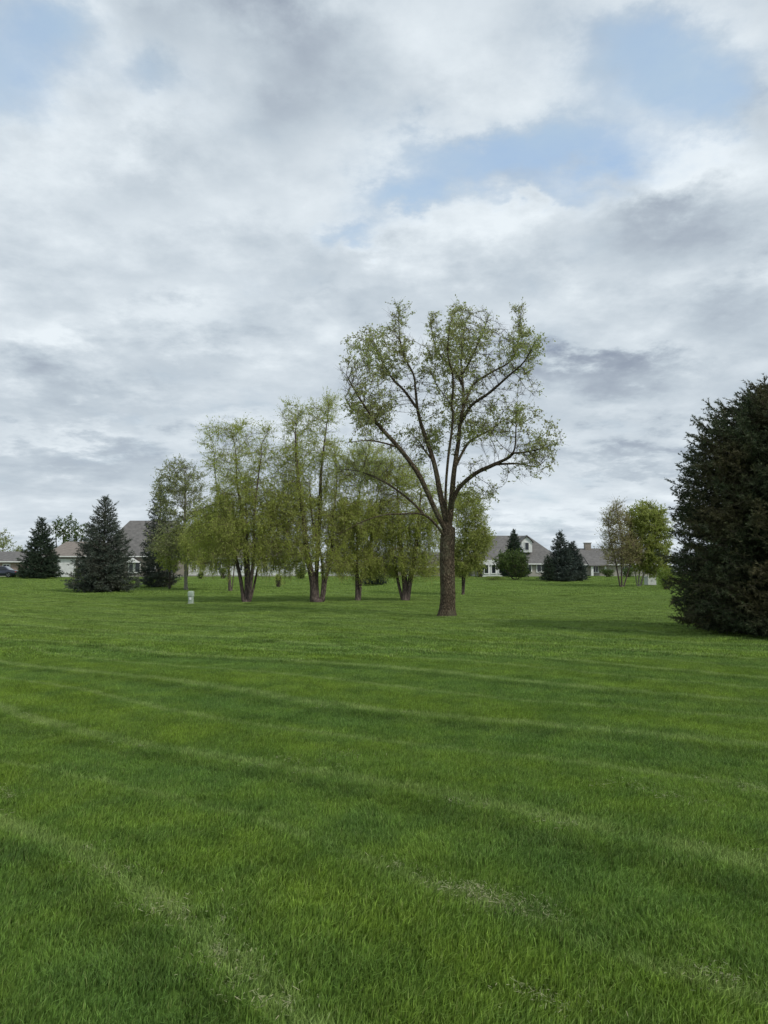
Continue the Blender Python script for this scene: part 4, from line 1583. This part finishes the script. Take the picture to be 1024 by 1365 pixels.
p = foot(867, 70.0)
t = thing('utility_box', 'white boxy cabinet standing on grass by the full leafy green tree', 'cabinet', tuple(p), R(8))
mb = MB()
mb.box(-.42, .42, -.36, .36, .08, .80)
mb.build('cabinet_body', M['box_white'], t, bevel=.02)
mb = MB()
mb.prism([(-.46, .803), (.46, .803), (.46, .85), (.40, .90), (-.40, .90), (-.46, .85)], -.40, .40)
mb.build('lid', M['box_white'], t, bevel=.015)
mb = MB()
mb.box(-.52, .52, -.46, .46, -.1, .077)
mb.build('pad', M['concrete'], t)
mb = MB()
mb.box(-.03, .03, -.395, -.363, .40, .55)
mb.build('latch', M['metal'], t)


# dark car parked at the far left
def car(label, px, d, rz):
    p = foot(px, d)
    t = thing('car', label, 'car', tuple(p), rz)
    prof = [(-2.2, .35), (-2.22, .62), (-2.1, .84), (-1.25, .95), (-.62, 1.40), (-.2, 1.46), (.75, 1.44), (1.35, 1.02), (2.1, .93), (2.22, .70), (2.2, .35), (1.85, .24), (-1.85, .24)]
    ws = [.80, .86, .84, .82, .64, .62, .62, .78, .80, .84, .80, .78, .78]
    k = len(prof)
    V = [(x, -w, z) for (x, z), w in zip(prof, ws)] + [(x, w, z) for (x, z), w in zip(prof, ws)]
    b = MB()
    b.v = V
    b.f = [tuple(range(k)), tuple(range(2 * k - 1, k - 1, -1))] + [(i, k + i, k + (i + 1) % k, (i + 1) % k) for i in range(k)]
    b.build('body', M['car_blue'], t, bevel=.06, smooth=True)
    for sd in (-1, 1):
        g = MB()
        for xs in ([(-1.05, 1.0), (-.58, 1.33), (.03, 1.38), (.03, 1.0)], [(.10, 1.0), (.10, 1.38), (.70, 1.36), (1.12, 1.02)]):
            pts = []
            for (x, z) in xs:
                w = np.interp(z, [.95, 1.42], [.815, .645])
                pts.append((x, z, w + .02))
            n = len(g.v)
            g.v += [(x, sd * w, z) for x, z, w in pts] + [(x, sd * (w - .05), z) for x, z, w in pts]
            g.f += [(n, n + 1, n + 2, n + 3), (n + 7, n + 6, n + 5, n + 4)] + [(n + i, n + (i + 1) % 4, n + 4 + (i + 1) % 4, n + 4 + i) for i in range(4)]
        g.build('side_window', M['glass'], t)
        for x in (-1.35, 1.35):
            V, Q = [], []
            m = 24
            prof_w = [(.0, .60), (.20, .60), (.30, .62), (.335, .66), (.335, .80), (.31, .845), (.215, .85)]
            for (rr, yy) in prof_w:
                for i in range(m):
                    a = 2 * PI * i / m
                    V.append((x + rr * math.cos(a), sd * yy, .335 + rr * math.sin(a)))
            for j in range(len(prof_w) - 1):
                for i in range(m):
                    Q.append((j * m + i, j * m + (i + 1) % m, (j + 1) * m + (i + 1) % m, (j + 1) * m + i))
            wo = np_mesh('wheel', V, quads=Q, mat=M['rubber'], parent=t, smooth=True)
            rm = MB()
            for s5 in range(5):
                a = 2 * PI * s5 / 5
                da = .22
                rm.poly((x + .03 * math.cos(a), sd * .853, .335 + .03 * math.sin(a)), (x + .21 * math.cos(a - da), sd * .851, .335 + .21 * math.sin(a - da)),
                        (x + .21 * math.cos(a + da), sd * .851, .335 + .21 * math.sin(a + da)))
            rm.build('rim', M['metal'], wo)
        lm = MB()
        lm.box(2.12, 2.235, sd * .70 - .12, sd * .70 + .12, .70, .82)
        lm.build('tail_lamp', M['lamp'], t)
        hm = MB()
        hm.box(-2.235, -2.10, sd * .66 - .15, sd * .66 + .15, .66, .78)
        hm.build('headlight', M['metal'], t)
    return t


car('dark navy car parked before the brick house at the left edge', 0, 93.0, R(4))

# ------------------------------------------------------------------ sky and light
SUN_EL, SUN_AZ = R(41), R(127)      # azimuth clockwise from +Y: behind the camera to the right


def build_world():
    w = bpy.data.worlds.new('World')
    SC.world = w
    w.use_nodes = True
    w.node_tree.nodes.clear()
    t = NT(w.node_tree)
    out = t.new('ShaderNodeOutputWorld')
    bg = t.new('ShaderNodeBackground')
    bg.inputs[1].default_value = 0.1
    sky = t.new('ShaderNodeTexSky')
    sky.sky_type = 'NISHITA'
    sky.sun_disc = False
    sky.sun_elevation = SUN_EL
    sky.sun_rotation = SUN_AZ
    sky.air_density = 1.0
    sky.dust_density = 1.2
    sky.ozone_density = 1.0
    tc = t.new('ShaderNodeTexCoord').outputs['Generated']
    sep = t.new('ShaderNodeSeparateXYZ')
    t.l.new(tc, sep.inputs[0])
    x, y, z = sep.outputs
    zc = t.math('ADD', t.math('MAXIMUM', z, 0.0), 0.20)
    cmb = t.new('ShaderNodeCombineXYZ')
    t.l.new(t.math('DIVIDE', x, zc), cmb.inputs[0])
    t.l.new(t.math('DIVIDE', y, zc), cmb.inputs[1])
    cp = cmb.outputs[0]
    n1 = t.noise(cp, 2.0, 8, 0.60, 0.1)
    n2 = t.noise(cp, 5.0, 6, 0.62, 0.0)
    mp = t.new('ShaderNodeMapping')
    mp.inputs['Location'].default_value = (7.3, 2.1, 4.4)
    t.l.new(cp, mp.inputs[0])
    n3 = t.noise(mp.outputs[0], 0.8, 4, 0.55)
    n4 = t.noise(mp.outputs[0], 2.6, 7, 0.62, 0.0)
    # where the gaps and the heavier cloud bellies lie, as bearings a = x/y and heights b = z/y, with ragged edges
    fy = t.math('MAXIMUM', y, 0.05)
    a = t.math('ADD', t.math('DIVIDE', x, fy), t.math('MULTIPLY', t.math('SUBTRACT', n4, 0.5), 0.26))
    b = t.math('ADD', t.math('DIVIDE', z, fy), t.math('MULTIPLY', t.math('SUBTRACT', n2, 0.5), 0.22))
    front = t.smooth(y, 0.05, 0.3)

    ab = t.new('ShaderNodeCombineXYZ')
    t.l.new(a, ab.inputs[0])
    t.l.new(b, ab.inputs[1])

    def field(lst):
        tot = 0.0
        for (px, py, sx, sy, wgt) in lst:
            q = at(px, py, 1.0)
            a0, b0_ = q[0], q[2] - EYE
            m = t.new('ShaderNodeVectorMath', operation='MULTIPLY_ADD')
            t.l.new(ab.outputs[0], m.inputs[0])
            m.inputs[1].default_value = (F / sx, F / sy, 0)
            m.inputs[2].default_value = (-a0 * F / sx, -b0_ * F / sy, 0)
            dt = t.new('ShaderNodeVectorMath', operation='DOT_PRODUCT')
            t.l.new(m.outputs[0], dt.inputs[0])
            t.l.new(m.outputs[0], dt.inputs[1])
            e = t.math('POWER', 0.367879, dt.outputs['Value'])
            tot = t.math('MULTIPLY_ADD', e, wgt, tot)
        return t.math('MULTIPLY', tot, front)

    blue = field([(890, 75, 115, 75, 1.1), (965, 150, 75, 70, .7), (660, 210, 140, 50, 1.05), (540, 255, 70, 32, .75), (465, 305, 45, 24, .6), (790, 190, 90, 60, .5),
                  (10, 90, 110, 130, .85), (100, 25, 70, 50, .6), (215, 105, 60, 45, .45), (700, 270, 60, 20, .4)])
    dark = field([(415, 50, 95, 85, 1.0), (390, 150, 60, 40, .4), (880, 290, 90, 50, .85), (1000, 390, 80, 60, .9), (1015, 160, 40, 50, .6), (830, 500, 130, 40, .8),
                  (720, 490, 80, 40, .4), (150, 620, 260, 34, .42), (220, 540, 120, 30, .35), (60, 520, 90, 45, .45), (180, 240, 60, 30, .3), (860, 610, 150, 26, .6), (560, 385, 160, 25, .25), (230, 40, 80, 50, .4), (270, 480, 120, 24, .3)])
    brt = field([(240, 405, 80, 26, .7), (60, 440, 70, 26, .7), (215, 155, 60, 30, .5), (110, 575, 140, 16, .6), (870, 215, 100, 36, .9), (660, 300, 150, 32, .6),
                 (340, 555, 90, 18, .8), (720, 680, 200, 30, .7), (830, 640, 100, 18, .4), (560, 80, 130, 60, .6), (330, 290, 130, 34, .35), (780, 350, 60, 30, .3), (60, 700, 120, 24, .4), (820, 460, 110, 16, .5),
                 (470, 390, 120, 16, .4), (600, 20, 80, 40, .3)])
    rag = t.math('MULTIPLY', t.math('SUBTRACT', n1, 0.5), 1.0)
    # elsewhere in the sky the noise alone decides
    back = t.math('MULTIPLY', t.math('SUBTRACT', 1.0, front), t.smooth(n3, 0.55, 0.75))
    braw = t.math('SUBTRACT', t.math('ADD', blue, back), t.math('MULTIPLY', rag, 1.7))
    bm = t.smooth(braw, 0.05, 1.15)
    rim = t.math('POWER', 0.367879, t.math('POWER', t.math('DIVIDE', t.math('SUBTRACT', braw, 0.26), 0.22), 2.0))
    val = t.math('ADD', 0.60, t.math('MULTIPLY', t.math('SUBTRACT', n1, 0.5), 0.85))
    val = t.math('ADD', val, t.math('MULTIPLY', t.math('SUBTRACT', n2, 0.5), 0.58))
    off = t.new('ShaderNodeVectorMath', operation='ADD')
    t.l.new(cp, off.inputs[0])
    off.inputs[1].default_value = (0.03, 0.13, 0)
    n1b = t.noise(off.outputs[0], 2.0, 5, 0.58, 0.1)      # billow tops face the light, bases are in shade
    val = t.math('ADD', val, t.math('MULTIPLY', t.math('SUBTRACT', n1b, n1), -0.55))
    val = t.math('ADD', val, t.math('MULTIPLY', brt, 0.24))
    val = t.math('SUBTRACT', val, t.math('MULTIPLY', dark, 0.36))
    val = t.math('MULTIPLY_ADD', rim, 0.13, val)
    val = t.math('MAXIMUM', val, 0.20)
    ramp = t.new('ShaderNodeValToRGB')
    cr = ramp.color_ramp
    cr.elements[0].position = 0.2
    cr.elements[0].color = (0.285, 0.335, 0.420, 1)
    cr.elements[1].position = 0.9
    cr.elements[1].color = (0.83, 0.90, 0.95, 1)
    e = cr.elements.new(0.5)
    e.color = (0.520, 0.595, 0.665, 1)
    t.l.new(val, ramp.inputs[0])
    cloud = t.mul(None, ramp.outputs[0], 10.0)
    # thin veil over the open blue
    blue_c = t.mix(t.lin(n4, 0.3, 0.7, 0.36, 0.78), t.mul(None, sky.outputs[0], 2.6), (5.2, 6.5, 7.3))
    col = t.mix(bm, cloud, blue_c)
    t.l.new(col, bg.inputs[0])
    t.l.new(bg.outputs[0], out.inputs[0])


build_world()
SC.world.cycles.sampling_method = 'MANUAL'
SC.world.cycles.sample_map_resolution = 256
sl = bpy.data.lights.new('sun', 'SUN')
sl.energy = 2.2
sl.angle = R(10)
sl.color = (1.0, 0.95, 0.88)
so = bpy.data.objects.new('sun', sl)
link(so)
sd = Vector((math.sin(SUN_AZ) * math.cos(SUN_EL), math.cos(SUN_AZ) * math.cos(SUN_EL), math.sin(SUN_EL)))
so.rotation_euler = sd.to_track_quat('Z', 'Y').to_euler()
so.location = (0, 0, 30)

# ------------------------------------------------------------------ camera and view
cam = bpy.data.cameras.new('camera')
cam.sensor_fit = 'VERTICAL'
cam.sensor_height = 36.0
cam.sensor_width = 27.0
cam.lens = 26.0
cam.clip_start = 0.05
cam.clip_end = 8000
co = bpy.data.objects.new('camera', cam)
link(co)
co.location = (0, 0, EYE)
co.rotation_euler = (R(90) + PITCH, 0, 0)
SC.camera = co
SC.cycles.max_bounces = 5
SC.cycles.diffuse_bounces = 3
SC.cycles.glossy_bounces = 2
SC.cycles.transmission_bounces = 3
SC.cycles.caustics_reflective = False
SC.cycles.caustics_refractive = False
SC.render.resolution_x, SC.render.resolution_y = 768, 1024
SC.view_settings.view_transform = 'Standard'
SC.view_settings.look = 'None'
SC.view_settings.exposure = 0.0
SC.view_settings.gamma = 1.0
